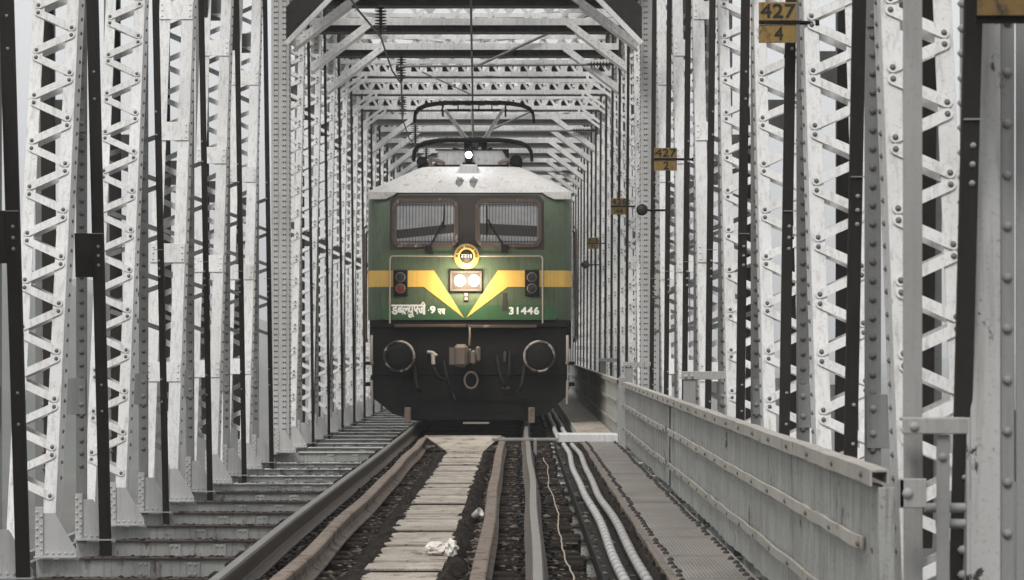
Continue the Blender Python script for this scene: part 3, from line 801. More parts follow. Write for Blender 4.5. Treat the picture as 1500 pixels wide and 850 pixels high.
# ------------------------------------------------------------------ overhead line
def insulator(label, p, ax, n, L, r=.06):
    a = MB(); prof = [(0,.018)]
    for i in range(n):
        h = L*(.08+.84*i/n); st = L*.84/n
        prof += [(h,.022),(h+st*.15,r),(h+st*.32,r*.96),(h+st*.55,.024)]
    prof += [(L,.018)]
    a.lathe(p, ax, prof, 16)
    return tag(obj('insulator', a, M['ins']), label, 'insulator', 'insulators of the overhead line')
ins = [(33.2,-1.19),(39.2,-1.2),(45.2,-1.48),(51.2,-1.5),(57.2,-1.5)]
for i, (Y, x) in enumerate(ins):
    insulator('black disc insulator hanging from the %s' % (['bridge portal', 'second plate overhead frame', 'second latticed overhead frame', 'first distant overhead frame', 'third distant overhead frame'][i]), (x,Y,6.05), (0,0,-1), 8, .42, .085)
a = MB(); pts = [(-1.23,20,5.1),(-1.24,25,5.25),(-1.22,29,5.38)]
for j in range(len(ins)):
    Y, x = ins[j]; pts.append((x,Y,5.60))
    if j+1 < len(ins):
        Y2, x2 = ins[j+1]; pts.append(((x+x2)/2,(Y+Y2)/2,5.48))
a.tube(pts, .014, 8); tag(obj('feeder_wire', a, M['wire']), 'black feeder wire slung under the hanging insulators', 'wire')
def cx(y): return .18*(38-y)/10 if y < 48 else -.18
a = MB(); a.tube([(cx(y),y,5.36+.0*y) for y in range(14,80,2)], .008, 6); tag(obj('contact_wire', a, M['wire']), 'thin contact wire above the track touching the raised pantograph', 'wire')
a = MB(); a.tube([(cx(y)+.01,y,5.75+.12*abs(math.sin((y-39.2)*PI/12))*-1) for y in range(14,80,2)], .008, 6)
for y in range(15,78,4): a.tube([(cx(y),y,5.36),(cx(y)+.01,y,5.74)], .005, 5)
tag(obj('messenger_wire', a, M['wire']), 'messenger wire with droppers above the contact wire', 'wire')
for i, (Y, xl) in enumerate(((39.2,-1.2),(51.2,-1.45),(63.2,-1.5))):
    w = ['the bridge portal', 'the raised pantograph', 'the locomotive roof'][i]
    t = thing('registration_arm', 'dark tubular registration arm with sloping stay behind ' + w, 'registration arm', (0,Y,0), 'registration arms')
    a = MB(); a.tube([(xl,-.2,5.87),(1.9,-.2,5.90)], .019, 8); obj('tube', a, M['tubem'], t)
    a = MB(); a.tube([(.02,-.2,5.86),(1.95,-.2,6.74)], .022, 8); obj('stay', a, M['tubem'], t)
    a = MB(); a.tube([(-.85,-.2,5.78),(cx(Y),-.2,5.40)], .012, 8); obj('steady_tube', a, M['tubem'], t)
    a = MB(); a.box(2.40,2.46,-.26,-.14,5.8,6.05,.006); obj('bracket_plate', a, M['under'], t)
    insulator('black ribbed insulator lying between truss and registration arm behind ' + w, (2.42,Y-.2,5.91), (-1,0,-.01), 9, .55, .055)

# ------------------------------------------------------------------ lettering
def text_geo(body, size, spacing=1.0):
    c = bpy.data.curves.new('lettering', 'FONT'); c.body = body; c.size = size; c.space_character = spacing; c.resolution_u = 4
    o = bpy.data.objects.new('lettering', c); COL.objects.link(o)
    dg = bpy.context.evaluated_depsgraph_get(); dg.update()
    me = o.evaluated_get(dg).to_mesh()
    bm = bmesh.new(); bm.from_mesh(me)
    o.evaluated_get(dg).to_mesh_clear(); bpy.data.objects.remove(o); bpy.data.curves.remove(c)
    return bm
def put_text(mb, bm, x, y, z, w=None, h=None, cut=None, bold=0.0):
    """fit the flat glyphs to width w, height h with the lower left corner at x, z, facing -y"""
    if cut is not None:
        xs = [v.co.x for v in bm.verts]; X = min(xs)+(max(xs)-min(xs))*cut
        bmesh.ops.bisect_plane(bm, geom=bm.verts[:]+bm.edges[:]+bm.faces[:], plane_co=(X,0,0), plane_no=(1,0,0), clear_outer=True)
    bm.verts.ensure_lookup_table(); bm.verts.index_update()
    xs = [v.co.x for v in bm.verts]; zs = [v.co.y for v in bm.verts]; x0, x1, z0, z1 = min(xs), max(xs), min(zs), max(zs)
    sx = w/(x1-x0) if w else None; sz = h/(z1-z0) if h else None
    sx = sx or sz; sz = sz or sx
    vs = [(x+(v.co.x-x0)*sx, y, z+(v.co.y-z0)*sz) for v in bm.verts]; fs = [[v.index for v in f.verts] for f in bm.faces]
    for dx, dz in (((0,0),) if not bold else ((0,0),(bold,0),(0,bold),(bold,bold))):
        k = .0006*(dx > 0)+.0004*(dz > 0)
        mb.add([(p[0]+dx, p[1]-k, p[2]+dz) for p in vs], fs)
    bm.free()

# ------------------------------------------------------------------ kilometre boards and lamps
def board(Y, X, Z, w, h, top, bot, label, xb):
    t = thing('kilometre_board', label, 'sign', (X,Y,Z), 'kilometre boards on the truss')
    a = MB(); a.box(-w/2,w/2,-.004,.004,.012,h/2,.002); a.box(-w/2,w/2,-.004,.004,-h/2,-.012,.002); obj('plate', a, M['ochre'], t)
    a = MB(); a.box(-w/2,w/2+.02,-.012,-.001,-.0115,.0115,.002); a.cyl((w/2+.02,0,0),(xb-X,.03,0),.013); a.dome((-w/2+.02,-.012,0),(0,-1,0),.012,.01)
    a.box(xb-X-.012,xb-X+.012,-.0,.05,-.018,.018,.004); obj('bracket', a, M['under'], t)
    a = MB()
    if top: put_text(a, text_geo(top,1), -w*.46, -.0075, h*.11, w*.92, h*.34, bold=w*.012)
    obj('lettering', a, M['black'], t); a = MB()
    if bot: put_text(a, text_geo(bot,1), -(.1 if len(bot) == 1 else .24)*w*.92, -.0075, -h*.44, (.24 if len(bot) == 1 else .5)*w*.92, h*.32, bold=w*.012)
    obj('lettering', a, M['black'], t)
board(14.5, 2.355, 3.24, .232, .25, '427', '4', 'ochre board reading 427 over 4, high beside the truss', 2.60)
board(24.9, 2.31, 3.22, .24, .24, '427', '2', 'ochre board reading 427 over 2', 2.60)
board(35.9, 2.28, 3.37, .24, .25, '426', '44', 'ochre board reading 426 over 44 just past the end post', 2.55)
board(50.0, 2.33, 3.42, .24, .24, '426', '42', 'small far ochre board reading 426 over 42', 2.58)
# partly seen board at the top corner
t = thing('kilometre_board', 'dirty brown ochre board fixed above the scraped steel column', 'sign', (2.60,8.6,2.65), 'kilometre boards on the truss')
a = MB(); a.box(-.185,.30,-.12,-.108,-.21,.3,.002); obj('plate', a, M['ochre2'], t)
a = MB(); a.box(-.19,.31,-.105,-.09,-.235,.25,.003); obj('backing', a, M['under'], t)
def lamp(Y, X, Z, r, label, xb):
    t = thing('track_lamp', label, 'lamp', (X,Y,Z))
    a = MB(); a.lathe((0,-.09,0),(0,1,0),[(0,0),(0,r*.85),(.01,r),(.05,r),(.06,r*.8),(.14,r*.6),(.15,0)],20); obj('housing', a, M['under'], t)
    a = MB(); a.lathe((0,-.095,0),(0,1,0),[(-.012,0),(-.006,r*.5),(.0,r*.75)],18); obj('lens', a, M['darklens'], t)
    a = MB(); a.tube([(0,.03,0),(xb-X,.03,0)],.013,8); obj('bracket', a, M['under'], t)
lamp(28.0, 2.22, 2.86, .068, 'round black lamp on the truss between two ochre boards', 2.5)
lamp(50.5, 2.18, 2.98, .085, 'round black lamp close to the locomotive cab roof line', 2.55)

# ------------------------------------------------------------------ locomotive
LY = 36.1
loco = thing('locomotive', 'green electric locomotive with yellow V stripe and lit headlights, facing along the track', 'locomotive', (0,LY,0))
lx = lambda x: (x-688)/95.5
lz = lambda y: 1.253-(y-506)/95.5
HW = 1.575
def section(yf, hw, cr=.28):
    f = [(-hw, yf+cr+.25), (-hw, yf+cr), (-hw+.035, yf+cr*.45), (-hw+.12, yf+cr*.14), (-hw+.27, yf+.012), (-hw+.45, yf)]
    front = f+[(-x, y) for x, y in f[::-1]]
    return front
LEN = 20.0
def ring(z, yf, hw, cr=.28):
    fr = section(yf, hw, cr)
    return [(x,y,z) for x, y in fr] + [(x, LEN-y, z) for x, y in fr[::-1]]
def loft(levels):
    a = MB(); vs = []
    for l in levels: vs += ring(*l)
    n = len(ring(*levels[0]))
    fs = [(i*n+k, i*n+(k+1) % n, (i+1)*n+(k+1) % n, (i+1)*n+k) for i in range(len(levels)-1) for k in range(n)]
    a.add(vs, fs, True)
    a.add(vs[-n:], [tuple(range(n))]); return a
ZW = 2.66                                          # waist: the windscreen zone leans back above it
lean = lambda z: 0.0 if z < ZW else (z-ZW)*.16
body = loft([(1.64,.02,HW), (1.70,.004,HW), (2.0,0,HW), (ZW,0,HW), (3.55,lean(3.55),HW), (3.60,lean(3.6)+.02,HW)])
body_o = obj('body', body, M['green'], loco)
roof = loft([(3.602,lean(3.6)-.012,HW+.025), (3.63,lean(3.6)+.02,HW+.02), (3.70,lean(3.6)+.10,HW-.09), (4.02,.85,.90), (4.07,1.05,.80)])
roof_o = obj('roof', roof, M['roof'], loco)
# roof drip over the windscreens drops at the corners
a = MB()
for s in (-1, 1):
    a.extr([(s*1.10,lean(3.6)-.016,3.61),(s*1.56,lean(3.6)+.0,3.61),(s*1.56,lean(3.5)+.0,3.50),(s*1.30,lean(3.5)-.016,3.50),(s*1.20,lean(3.55)-.016,3.545)], (0,.03,0))
obj('roof_corner', a, M['roof'], roof_o)
a = MB(); a.box(lx(672),lx(698),.70,1.0,3.92,4.075,.005); obj('roof_hatch', a, M['roof'], roof_o)
q_ = random.Random(8)
for q in (lx(672.5), lx(693)):                       # exhaust soot on the sloping sheet
    sp = MB(); pts = []
    for i in range(18):
        an = 2*PI*i/18; rr = .062*(1+q_.uniform(-.25,.25)); u = math.sin(an)*rr*1.35; z = 3.79+u
        pts.append((q+math.cos(an)*rr, lean(3.6)+.10+(z-3.70)*(.85-.10-lean(3.6))/.32-.012, z))
    sp.extr(pts, (0,.006,0)); obj('soot_mark', sp, M['smudge'], roof_o)
def fy(z): return lean(z)
def plate(mb, pts, off):                            # flat paint on the cab front following its slope
    mb.extr([(x, fy(z)-off, z) for x, z in pts], (0,.002,0))
a = MB(); plate(a, [(lx(x),lz(y)) for x, y in ((571,366),(571,294),(578,285),(790,285),(797,294),(797,366),(760,366),(745,362),(625,362),(610,366))], .004)
obj('window_band', a, M['soot'], body_o)
# lower deep green band with rounded corners
a = MB(); pts = [(1.30,1.645),(1.37,1.70),(1.33,1.80),(1.22,1.87)]
plate(a, [(-x,z) for x, z in pts]+[(x,z) for x, z in pts[::-1]], .004); obj('lower_band', a, M['green2'], body_o)
# yellow stripes
a = MB()
plate(a, [(lx(x),lz(y)) for x, y in ((597,396.5),(636,396.5),(680,466),(621,420.5),(597,420.5))][::-1], .008)
plate(a, [(lx(x),lz(y)) for x, y in ((779,396.5),(729.5,396.5),(683,466),(744,420.5),(779,420.5))], .008)
for s in (-1, 1):
    x0 = lx(576)
    sec = [(HW+.003,.28+8.0),(HW+.003,.28),(HW-.032,.124),(HW-.119,.037),(HW-.27,.008),(HW-.45,-.006),(1.0,-.006)]
    vs = []
    for x, y in sec: vs += [(s*x,y,lz(396.5)),(s*x,y,lz(420.5))]
    a.add(vs, [(2*i,2*i+2,2*i+3,2*i+1) for i in range(len(sec)-1)])
obj('stripe', a, M['yellow'], body_o)
# windscreens
def rrect(cx_, cz, w, h, r, n=5):
    pts = []
    for qx, qz, a0 in ((1,1,0),(-1,1,PI/2),(-1,-1,PI),(1,-1,1.5*PI)):
        for i in range(n+1):
            an = a0+PI/2*i/n; pts.append((cx_+qx*(w/2-r)+r*math.cos(an), cz+qz*(h/2-r)+r*math.sin(an)))
    return pts
def loop_frame(mb, outer, inner, off, t):
    n = len(outer); P = lambda p, o: (p[0], fy(p[1])-o, p[1])
    vs = [P(p, off) for p in outer]+[P(p, off+t) for p in outer]+[P(p, off+t) for p in inner]+[P(p, off) for p in inner]
    fs = []
    for k in range(3): fs += [(k*n+i, k*n+(i+1) % n, (k+1)*n+(i+1) % n, (k+1)*n+i) for i in range(n)]
    mb.add(vs, fs)
for q, (xa, xb, side_) in enumerate(((574.5,671.5,-1),(696.5,793.5,1))):
    cxx = (lx(xa)+lx(xb))/2; w = lx(xb)-lx(xa); zt, zb = lz(290.5), lz(362.5); cz = (zt+zb)/2; h = zt-zb
    fr = MB(); out = rrect(cxx,cz,w,h,.13); inn = rrect(cxx,cz,w-.11,h-.11,.09); loop_frame(fr, out, inn, .006, .035)
    mid = rrect(cxx,cz,w-.05,h-.05,.11,4)
    for i in range(0, len(mid)):
        p = mid[i]; pn = mid[(i+1) % len(mid)]; L = math.dist(p, pn); m_ = max(1, int(L/.065))
        for j in range(m_):
            x = p[0]+(pn[0]-p[0])*j/m_; z = p[1]+(pn[1]-p[1])*j/m_; fr.dome((x,fy(z)-.041,z),(0,-1,0),.011,.009,6)
    wo = obj('windscreen', fr, M['frame'], loco)
    g = MB(); plate(g, rrect(cxx,cz,w-.10,h-.10,.09)[::-1], .010); obj('pane', g, M['glass'], wo)
    b = MB(); zz = [(xa+6,337 if q == 0 else 327),(xb-6,328 if q == 0 else 331),(xb-6,341 if q == 0 else 347),(xa+6,350 if q == 0 else 344)]
    plate(b, [(lx(x),lz(y)) for x, y in zz], .0135); obj('reflection_band', b, M['soot'], wo)  # dark strip standing in for a reflection on the pane
    b = MB(); nb = 19
    for i in range(nb):
        x = cxx-w/2+.07+(w-.14)*i/(nb-1); b.bar((x,fy(zb+.06)-.022,zb+.06),(x,fy(zt-.06)-.022,zt-.06),.009,.009,(0,1,0))
    for z in (zb+.09, zt-.09): b.bar((cxx-w/2+.05,fy(z)-.03,z),(cxx+w/2-.05,fy(z)-.03,z),.012,.012)
    obj('grille', b, M['grill'], wo)
    b = MB()
    base, el, t0, t1 = ((629,364),(651,322),(651,302),(650,334)) if q == 0 else ((739,362),(715,322),(713,302),(713,346))
    P = lambda p, o=.055: (lx(p[0]), fy(lz(p[1]))-o, lz(p[1]))
    b.tube([P(base),P(el)],.014,6); b.tube([P(t0),P(t1)],.013,6); b.box(P(base)[0]-.05,P(base)[0]+.05,fy(lz(base[1]))-.07,fy(lz(base[1]))-.005,lz(base[1])-.07,lz(base[1])+.03,.01)
    obj('wiper', b, M['under'], loco)
# piping frame
a = MB(); X0, X1, Zt, Zb = lx(571.5), lx(795), lz(375.5), lz(474); r_ = .05; o_ = .045
pts = [(X0,-o_,Zb),(X0,-o_,Zt-r_)]+[(X0+r_-r_*math.cos(t),-o_,Zt-r_+r_*math.sin(t)) for t in (PI/8,PI/4,3*PI/8)]+[(X0+r_,-o_,Zt),(X1-r_,-o_,Zt)]
pts += [(X1-r_+r_*math.sin(t),-o_,Zt-r_+r_*math.cos(t)) for t in (PI/8,PI/4,3*PI/8)]+[(X1,-o_,Zt-r_),(X1,-o_,Zb)]
a.tube(pts, .012, 8)
for z in (Zb+.02, Zt-.2):
    for x in (X0, X1): a.cyl((x,-o_,z),(x,.01,z),.01,None,8)
for x in (lx(636), lx(738)): a.cyl((x,-o_,Zt),(x,.01,Zt),.01,None,8)
obj('handrail', a, M['pole'], loco)
# roundel
c = (lx(683.8), lz(376)); em = MB(); em.lathe((c[0],-.062,c[1]),(0,1,0),[(0,.107),(0,.193),(.012,.193),(.012,.107)],40); eo = obj('emblem', em, M['yellow'], loco)
em = MB(); em.lathe((c[0],-.058,c[1]),(0,1,0),[(0,0),(0,.107),(.01,.107)],32); em.cyl((c[0],-.05,c[1]),(c[0],.0,c[1]),.10,None,24); obj('disc', em, M['soot'], eo)
em = MB()
for x0, w0 in ((-.082,.03),(-.045,.05),(.012,.03),(.05,.034)):
    em.box(c[0]+x0,c[0]+x0+w0,-.063,-.059,c[1]+.018,c[1]+.026); em.box(c[0]+x0+w0*.55,c[0]+x0+w0*.75,-.063,-.059,c[1]-.024,c[1]+.017); em.box(c[0]+x0,c[0]+x0+w0*.5,-.063,-.059,c[1]-.012,c[1]-.004)
obj('lettering', em, M['letter'], eo)
em = MB()
for i in range(22):
    an = PI*(-.02+1.04*i/21); rr = .150; p = Vector((c[0]+rr*math.cos(an),-.0645,c[1]+rr*math.sin(an))); u = Vector((math.cos(an),0,math.sin(an)))
    if i % 7 != 5: em.bar(p-u*.018, p+u*.018, .004, .012 if i % 2 else .018, (-u.z,0,u.x))
obj('rim_lettering', em, M['soot'], eo)
# headlight
x0, x1, z1, z0 = lx(659.7), lx(706), lz(397), lz(427); hb = MB(); w = .03
hb.box(x0,x1,-.07,-.005,z1-w,z1,.004); hb.box(x0,x1,-.07,-.005,z0,z0+w,.004); hb.box(x0,x0+w,-.07,-.005,z0+w,z1-w); hb.box(x1-w,x1,-.07,-.005,z0+w,z1-w)
ho = obj('headlight', hb, M['frame'], loco)
b = MB(); b.box(x0+w,x1-w,-.02,-.008,z0+w,z1-w); obj('reflector', b, M['reflector'], ho)
for x in (lx(674), lx(694.5)):
    b = MB(); b.lathe((x,-.03,lz(411.5)),(0,-1,0),[(.014,0),(.011,.04),(0,.082)],24); obj('lens', b, M['lens'], ho)
b = MB(); b.box(lx(679.5),lx(686.5),-.03,-.004,lz(441),lz(429),.006); ro = obj('socket', b, M['frame'], loco)
b = MB()
for z in (lz(432), lz(438)): b.dome((lx(683),-.03,z),(0,-1,0),.02,.01,10)
obj('plug', b, M['letter'], ro)
# marker lights
for xa, xb, lower in ((576.5,597.5,'red'),(768.8,789.8,'darklens')):
    b = MB(); b.box(lx(xa),lx(xb),-.05,-.004,lz(434),lz(396),.008); mo = obj('marker_light', b, M['under'], loco)
    for z, mt in ((lz(406.5),'darklens'),(lz(423),lower)):
        xm = (lx(xa)+lx(xb))/2
        b = MB(); b.lathe((xm,-.062,z),(0,1,0),[(0,.062),(0,.078),(.012,.078)],20); obj('bezel', b, M['ring'], mo)
        b = MB(); b.lathe((xm,-.054,z),(0,1,0),[(-.006,0),(0,.062)],20); obj('lens', b, M[mt], mo)
# lettering on the cab front
lt = MB(); bl = .011
zb_, zt_ = lz(461), lz(447.5); h = zt_-zb_
put_text(lt, text_geo('31446',1,1.12), lx(745.6), -.010, lz(461), lx(789)-lx(745.6), lz(451)-lz(461), bold=bl)
xs = 573.5
for ch, w, cut in (('ड',8.8,None),('ब',7.6,.74),('ल',8.2,.76),('य',9.0,None),('ए',7.4,None),('ज',9.6,None)):
    if ch == 'ज': xs += 0
    put_text(lt, text_geo(ch,1), lx(xs), -.010, zb_, w/95.5, h, cut, bold=bl)
    if ch == 'य': put_text(lt, text_geo('ू',1), lx(xs+1.5), -.010, lz(465.5), 7.5/95.5, .05, None, bold=bl)
    xs += w-.4
lt.box(lx(xs-.2),lx(xs+1.5),-.0115,-.010,zb_,zt_); lt.box(lx(xs-9),lx(xs+2.2),-.0115,-.010,zt_-.012,zt_+.006)
b_ = [(lx(xs-4.2+5.0*t), zt_+.05*math.sin(t*PI)) for t in [i/8 for i in range(9)]]
for i in range(8):
    lt.bar((b_[i][0],-.0108,b_[i][1]),(b_[i+1][0],-.0108,b_[i+1][1]),.0015,.016,(0,0,1))
lt.box(lx(627.2),lx(628.8),-.0115,-.010,lz(455.5),lz(453.8))
put_text(lt, text_geo('9',1), lx(630), -.010, lz(459.5), 7.0/95.5, lz(449.5)-lz(459.5), bold=bl)
put_text(lt, text_geo('ए',1), lx(641), -.010, lz(461), 5.2/95.5, lz(453)-lz(461), bold=.007)
put_text(lt, text_geo('च',1), lx(646.2), -.010, lz(461), 5.6/95.5, lz(453)-lz(461), bold=.007)
obj('lettering', lt, M['letter'], body_o)
# rust streak and hand hold
b = MB(); plate(b, [(lx(x),lz(y)) for x, y in ((737,429),(742,429),(743.5,456),(735.5,456))], .0075); obj('rust_patch', b, M['soot'], body_o)
# front skirt / buffer beam
b = MB(); b.box(-1.50,1.50,.06,.60,.78,1.635,.02); b.box(-1.53,1.53,.02,.058,1.53,1.64,.01); obj('buffer_beam', b, M['under'], loco)
b = MB(); b.box(lx(578),lx(683),-.04,.015,1.53,1.575,.006); b.box(lx(685),lx(786),-.04,.015,1.52,1.565,.006); obj('step_ledge', b, M['frame'], loco)
b = MB()
b.extr([(-1.52,.10,.80),(-1.53,.10,.48),(-1.18,.10,.20),(-.85,.10,.10),(.85,.10,.10),(1.18,.10,.20),(1.50,.10,.48),(1.49,.10,.80)], (0,.05,0))
b.bar((-.9,.06,.14),(.9,.06,.14),.03,.06); b.bar((-1.1,.06,.42),(1.1,.06,.42),.03,.05)
obj('cattle_guard', b, M['under'], loco)
b = MB()
for x in (-.95, .95): b.box(x-.05,x+.05,.0,.09,.06,.30,.01)
obj('rail_guard', b, M['guard'], loco)
b = MB(); b.box(-.10,.30,.02,.07,.045,.075,.004); obj('front_plate', b, M['pole'], loco)
for s in (-1, 1):
    x = s*1.07
    b = MB(); b.cyl((x,.06,1.085),(x,-.12,1.085),.15,.13,24); bo = obj('buffer', b, M['under'], loco)
    b = MB(); b.lathe((x,-.18,1.085),(0,1,0),[(-.015,0),(-.01,.12),(0,.215),(.05,.225),(.055,.12)],28); obj('buffer_head', b, M['under'], bo)
    b = MB(); b.lathe((x,-.187,1.085),(0,1,0),[(.0,.212),(-.008,.225),(.006,.247),(.05,.247)],32); obj('buffer_rim', b, M['worn'], bo)
# coupler
b = MB(); b.box(-.23,-.02,-.45,.05,.92,1.27,.05); b.box(.03,.10,-.50,-.15,.96,1.18,.03); b.box(.10,.17,-.42,-.05,1.0,1.24,.03); b.box(-.02,.03,-.32,.02,.98,1.2,.01); b.cyl((-.25,-.40,.96),(-.25,-.40,1.22),.05,None,14)
co = obj('coupler', b, M['coupler'], loco)
b = MB(); b.tube([(.0,-.2,1.25),(.01,-.22,1.40),(.005,-.1,1.52)],.016,8); obj('lifting_chain', b, M['coupler'], co)
b = MB(); b.lathe((.03,-.30,.72),(0,1,0),[(0,.085),(-.02,.10),(0,.115),(.02,.10),(0,.085)],20); b.v = [(x,y,.72+(z-.72)*1.25) for x,y,z in b.v]; obj('shackle', b, M['coupler'], co)
def hose(x, z, x2, z2, mat, name):
    b = MB(); pts = []
    for i in range(13):
        t = i/12; pts.append((x+(x2-x)*t, .03-.18*math.sin(t*PI*.75), z+(z2-z)*t-.10*math.sin(t*PI)))
    b.tube(pts, .028, 10); return obj(name, b, M[mat], loco)
for x, z, x2, z2 in ((-.62,1.12,-.38,.72),(-.40,1.02,-.22,.55),(.42,1.10,.55,.62),(.62,1.16,.60,.75),(-.85,.95,-.75,.55),(.85,.95,.75,.55)): hose(x, z, x2, z2, 'under', 'brake_hose')
b = MB(); b.tube([(-.64,-.02,1.15),(-.56,-.06,1.14),(-.50,-.08,1.09)],.026,8); b.tube([(-.56,-.07,1.12),(-.55,-.10,.96)],.03,8); obj('angle_cock', b, M['pole'], loco)
b = MB(); b.box(.52,.56,-.02,.03,1.0,1.16,.005); b.box(.50,.62,-.03,.02,.58,.62,.005); b.tube([(-.28,-.05,.62),(-.22,-.06,.42)],.014,6); obj('pipe_end', b, M['frame'], loco)
for s in (-1, 1):
    b = MB(); b.tube([(s*1.50,-.03,1.40),(s*1.50,-.06,1.34),(s*1.50,-.06,1.02),(s*1.49,-.03,.97)],.022,8); obj('corner_handrail', b, M['pole'], loco); b = MB(); b.tube([(s*1.50,-.03,.72),(s*1.49,-.04,.35)],.02,8); obj('corner_handrail', b, M['pole'], loco)
    b = MB(); b.tube([(s*1.63,.30,1.30),(s*1.64,.28,1.4),(s*1.64,.28,3.05),(s*1.60,.32,3.1)],.018,8); obj('door_handrail', b, M['frame'], loco); b = MB(); b.tube([(s*1.63,.85,1.3),(s*1.64,.85,1.4),(s*1.64,.85,3.0),(s*1.60,.87,3.05)],.018,8); obj('door_handrail', b, M['frame'], loco)
    b = MB(); b.box(s*1.40,s*1.62,.30,.8,.62,.68,.01); b.box(s*1.40,s*1.62,.30,.8,.95,1.0,.01); b.box(s*1.40,s*1.55,.3,.8,1.28,1.62,.01); obj('step', b, M['under'], loco)
    b = MB(); b.box(s*1.577,s*1.59,1.0,1.7,1.65,3.45,.01); obj('cab_door', b, M['green'], loco)
    for bx in (1.6, 11.6):
        b = MB(); b.box(s*1.10,s*1.18,bx,bx+6.8,.55,1.15,.03)
        for k in range(3): b.cyl((s*.80,bx+1.2+2.2*k,.55),(s*.94,bx+1.2+2.2*k,.55),.545,None,28)
        obj('bogie', b, M['under'], loco)
    b = MB(); b.box(s*1.50,s*1.56,.62,LEN-.6,1.2,1.636); obj('sole_bar', b, M['under'], loco)
b = MB(); b.box(-1.2,1.2,8.2,11.6,.35,1.4,.05); b.box(-1.45,1.45,.62,LEN-.62,1.3,1.62); obj('transformer_tank', b, M['under'], loco)
# roof equipment
b = MB(); b.box(lx(636),lx(742),1.45,2.2,4.075,4.36,.02); obj('roof_box', b, M['roof'], roof_o)
b = MB(); b.box(lx(633),lx(745),1.42,1.448,4.075,4.13); b.box(lx(633),lx(745),1.42,1.448,4.355,4.38); b.extr([(lx(733),1.43,4.38),(lx(745),1.43,4.38),(lx(745),1.43,4.2)],(0,.02,0)); obj('roof_box_rim', b, M['under'], roof_o)
b = MB(); b.box(-.10,.02,1.22,1.40,4.16,4.38,.02); b.box(-.14,.06,1.30,1.41,4.075,4.16,.01); fo = obj('flood_light', b, M['under'], loco)
b = MB(); b.lathe((-.04,1.215,4.27),(0,-1,0),[(.012,0),(.008,.035),(0,.052)],20); obj('lens', b, M['lens2'], fo)
for x, rr in ((lx(613),.085), (lx(756),.105)):
    b = MB(); b.cyl((x,1.3,4.17),(x,1.9,4.17),rr,None,22); b.cyl((x,1.22,4.17),(x,1.3,4.17),rr*.6,None,16); b.box(x-.07,x+.07,1.35,1.8,4.02,4.10); obj('air_reservoir', b, M['under'], roof_o)
for x in (-.62,.62):
    b = MB(); b.tube([(x,1.3,4.2),(x*.8,1.35,4.18),(x*.7,1.4,4.15)],.03,8); b.cyl((x*1.05,1.35,4.08),(x*1.05,1.35,4.24),.03,None,10); obj('roof_pipe', b, M['coupler'], roof_o)
def arch(y, z, w, drop, rr):
    pts = []; hw = w/2
    for x, q in ((-1,0),(-.985,.45),(-.93,.70),(-.80,.87),(-.62,.96),(-.45,1.0),(0,1.0),(.45,1.0),(.62,.96),(.80,.87),(.93,.70),(.985,.45),(1,0)): pts.append((x*hw, y, z-drop*(1-q)))
    m_ = MB(); m_.tube(pts, rr, 8); return m_
def pantograph(y0, raised):
    po = obj('pantograph', MB(), M['under'], loco)
    b = MB()
    for x in (-.55,.55): b.bar((x,y0-.9,4.22),(x,y0+.9,4.22),.06,.06)
    for yy in (y0-.9,y0+.9): b.bar((-.58,yy,4.22),(.58,yy,4.22),.06,.06)
    for x in (-.55,.55):
        for yy in (y0-.8,y0+.8): b.lathe((x,yy,4.03),(0,0,1),[(0,.05),(.03,.08),(.06,.05),(.09,.08),(.12,.05),(.16,.05)],12)
    obj('base_frame', b, M['under'], po)
    kz = 4.82 if raised else 4.36; ky = y0+1.1
    if raised:
        b = MB(); b.tube([(0,y0-.6,4.28),(0,ky,kz)],.06,10); b.box(-.14,.14,ky-.10,ky+.08,kz-.10,kz+.06,.03); b.box(-.2,-.1,ky-.05,ky+.05,kz-.2,kz); b.box(.1,.2,ky-.05,ky+.05,kz-.2,kz); obj('lower_arm', b, M['under'], po)
        b = MB()
        for s in (-1, 1): b.tube([(s*.14,ky,kz),(s*.50,y0-.35,5.24)],[.042,.026],10)
        b.tube([(-.05,ky,kz),(-.05,y0-.35,5.22)],.008,6); obj('upper_arm', b, M['panto'], po)
        hz, hy = 5.35, y0-.35
        b = arch(hy, hz, 2.02, .33, .022); b2 = arch(hy+.3, hz, 2.02, .33, .022); b.add(b2.v, b2.f, True)
        for x in (-.53,.53): b.box(x-.015,x+.015,hy,hy+.3,hz-.22,hz)
        b.tube([(-.56,hy+.15,hz-.12),(.56,hy+.15,hz-.12)],.018,8)
        for x in (-.27,0.08,.3): b.tube([(x,hy+.02,hz),(x,hy+.15,hz-.12)],.01,6)
        obj('collector_head', b, M['under'], po)
    else:
        b = MB(); b.tube([(0,y0+.6,4.28),(0,y0-.9,4.45)],.05,10); b.tube([(-.3,y0-.9,4.45),(0,y0+.8,4.5),(.3,y0-.9,4.45)],.03,8); obj('lower_arm', b, M['under'], po)
        b = arch(y0-.9, 4.61, 1.94, .34, .026); b2 = arch(y0-.6, 4.61, 1.94, .34, .026); b.add(b2.v, b2.f, True); obj('collector_head', b, M['under'], po)
    return po
pantograph(3.2, False)
pantograph(3.9, True)
b = MB()
for yy in (6.0,8.5,11,13.5,16): b.box(-.8,.8,yy,yy+1.6,4.075,4.25,.03)
obj('roof_cover', b, M['roof'], roof_o)

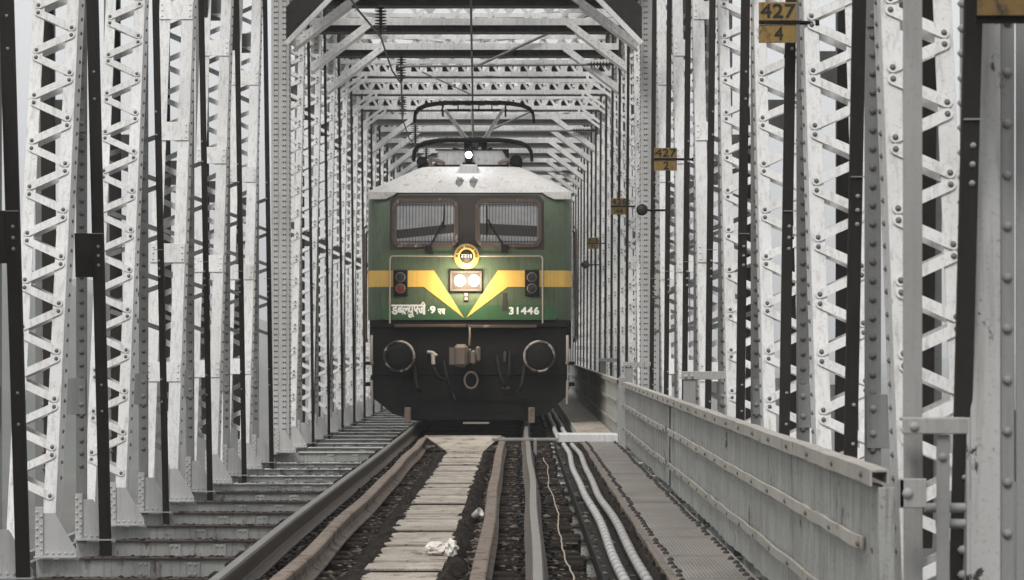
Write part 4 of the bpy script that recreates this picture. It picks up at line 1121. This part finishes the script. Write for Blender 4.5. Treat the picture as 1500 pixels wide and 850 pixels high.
# ------------------------------------------------------------------ light
w = bpy.data.worlds.new('World'); sc.world = w; w.use_nodes = True; nt = w.node_tree
bg = nt.nodes['Background']
EL, AZ = math.radians(52), math.radians(200)        # sun behind the camera, a little to one side, veiled by cloud
sky = N(nt, 'ShaderNodeTexSky', sky_type='NISHITA'); sky.sun_disc = False; sky.sun_elevation = EL; sky.sun_rotation = AZ
sky.air_density = 1.0; sky.dust_density = 4.0; sky.ozone_density = 1.0
hs = N(nt, 'ShaderNodeHueSaturation'); hs.inputs['Saturation'].default_value = .12; hs.inputs['Value'].default_value = 1.0
nt.links.new(sky.outputs[0], hs.inputs['Color'])
tc = N(nt, 'ShaderNodeTexCoord'); cn = N(nt, 'ShaderNodeTexNoise'); cn.inputs['Scale'].default_value = 2.2; cn.inputs['Detail'].default_value = 7
nt.links.new(tc.outputs['Generated'], cn.inputs['Vector'])
cl = mixc(nt, ramp(nt, cn.outputs['Fac'], .3, .7), (5.0,5.05,5.15), (7.4,7.4,7.35))      # sheet of cloud
mx = mixc(nt, .8, hs.outputs[0], cl)
nt.links.new(mx, bg.inputs['Color']); bg.inputs['Strength'].default_value = .13
sun = bpy.data.lights.new('sun', 'SUN'); sun.energy = 1.5; sun.angle = math.radians(14); sun.color = (1,.965,.92)
so = link('sun', sun)
dirv = Vector((math.sin(AZ)*math.cos(EL), math.cos(AZ)*math.cos(EL), math.sin(EL)))   # towards the sun
so.rotation_euler = (-dirv).to_track_quat('-Z', 'Y').to_euler()

# point lights added ahead of the lit lenses to imitate their glow
for nm, x, y, z, e, col in (('headlamp_glow', lx(674), -.34, lz(411.5), 19, (1,.84,.62)), ('headlamp_glow', lx(694.5), -.34, lz(411.5), 19, (1,.84,.62)), ('floodlamp_glow', -.04, .70, 4.30, 4, (.85,.9,1))):
    l = bpy.data.lights.new(nm, 'POINT'); l.energy = e; l.color = col; l.shadow_soft_size = .07; link(nm, l, None, (x, LY+y, z))
if HAZE > 0:
    mz = bpy.data.materials.new('haze'); mz.use_nodes = True; nz = mz.node_tree; nz.nodes.clear()
    ou = N(nz, 'ShaderNodeOutputMaterial'); pv = N(nz, 'ShaderNodeVolumePrincipled')
    pv.inputs['Color'].default_value = (.93,.95,.97,1); pv.inputs['Density'].default_value = HAZE
    nz.links.new(pv.outputs[0], ou.inputs['Volume'])
    mb = MB(); mb.box(-5100,5100,-3100,7100,-18.5,160); o = obj('haze', mb, mz); o['kind'] = 'stuff'; o['label'] = 'pale air over the river and bridge'

# ------------------------------------------------------------------ camera
cam = bpy.data.cameras.new('camera'); co_ = link('camera', cam)
co_.location = (.766, 0, 1.253); co_.rotation_euler = (PI/2, 0, 0)
cam.sensor_width = 36; cam.lens = 3450/1500*36
cam.shift_x = -11/1500; cam.shift_y = 81/1500
cam.clip_start = .1; cam.clip_end = 12000
cam.dof.use_dof = True; cam.dof.focus_distance = 21; cam.dof.aperture_fstop = 7.1
sc.camera = co_
sc.view_settings.view_transform = 'Standard'; sc.view_settings.look = 'None'
sc.view_settings.exposure = 0.62; sc.view_settings.gamma = 1
sc.cycles.use_denoising = True
sc.cycles.max_bounces = 6; sc.cycles.diffuse_bounces = 3; sc.cycles.glossy_bounces = 3
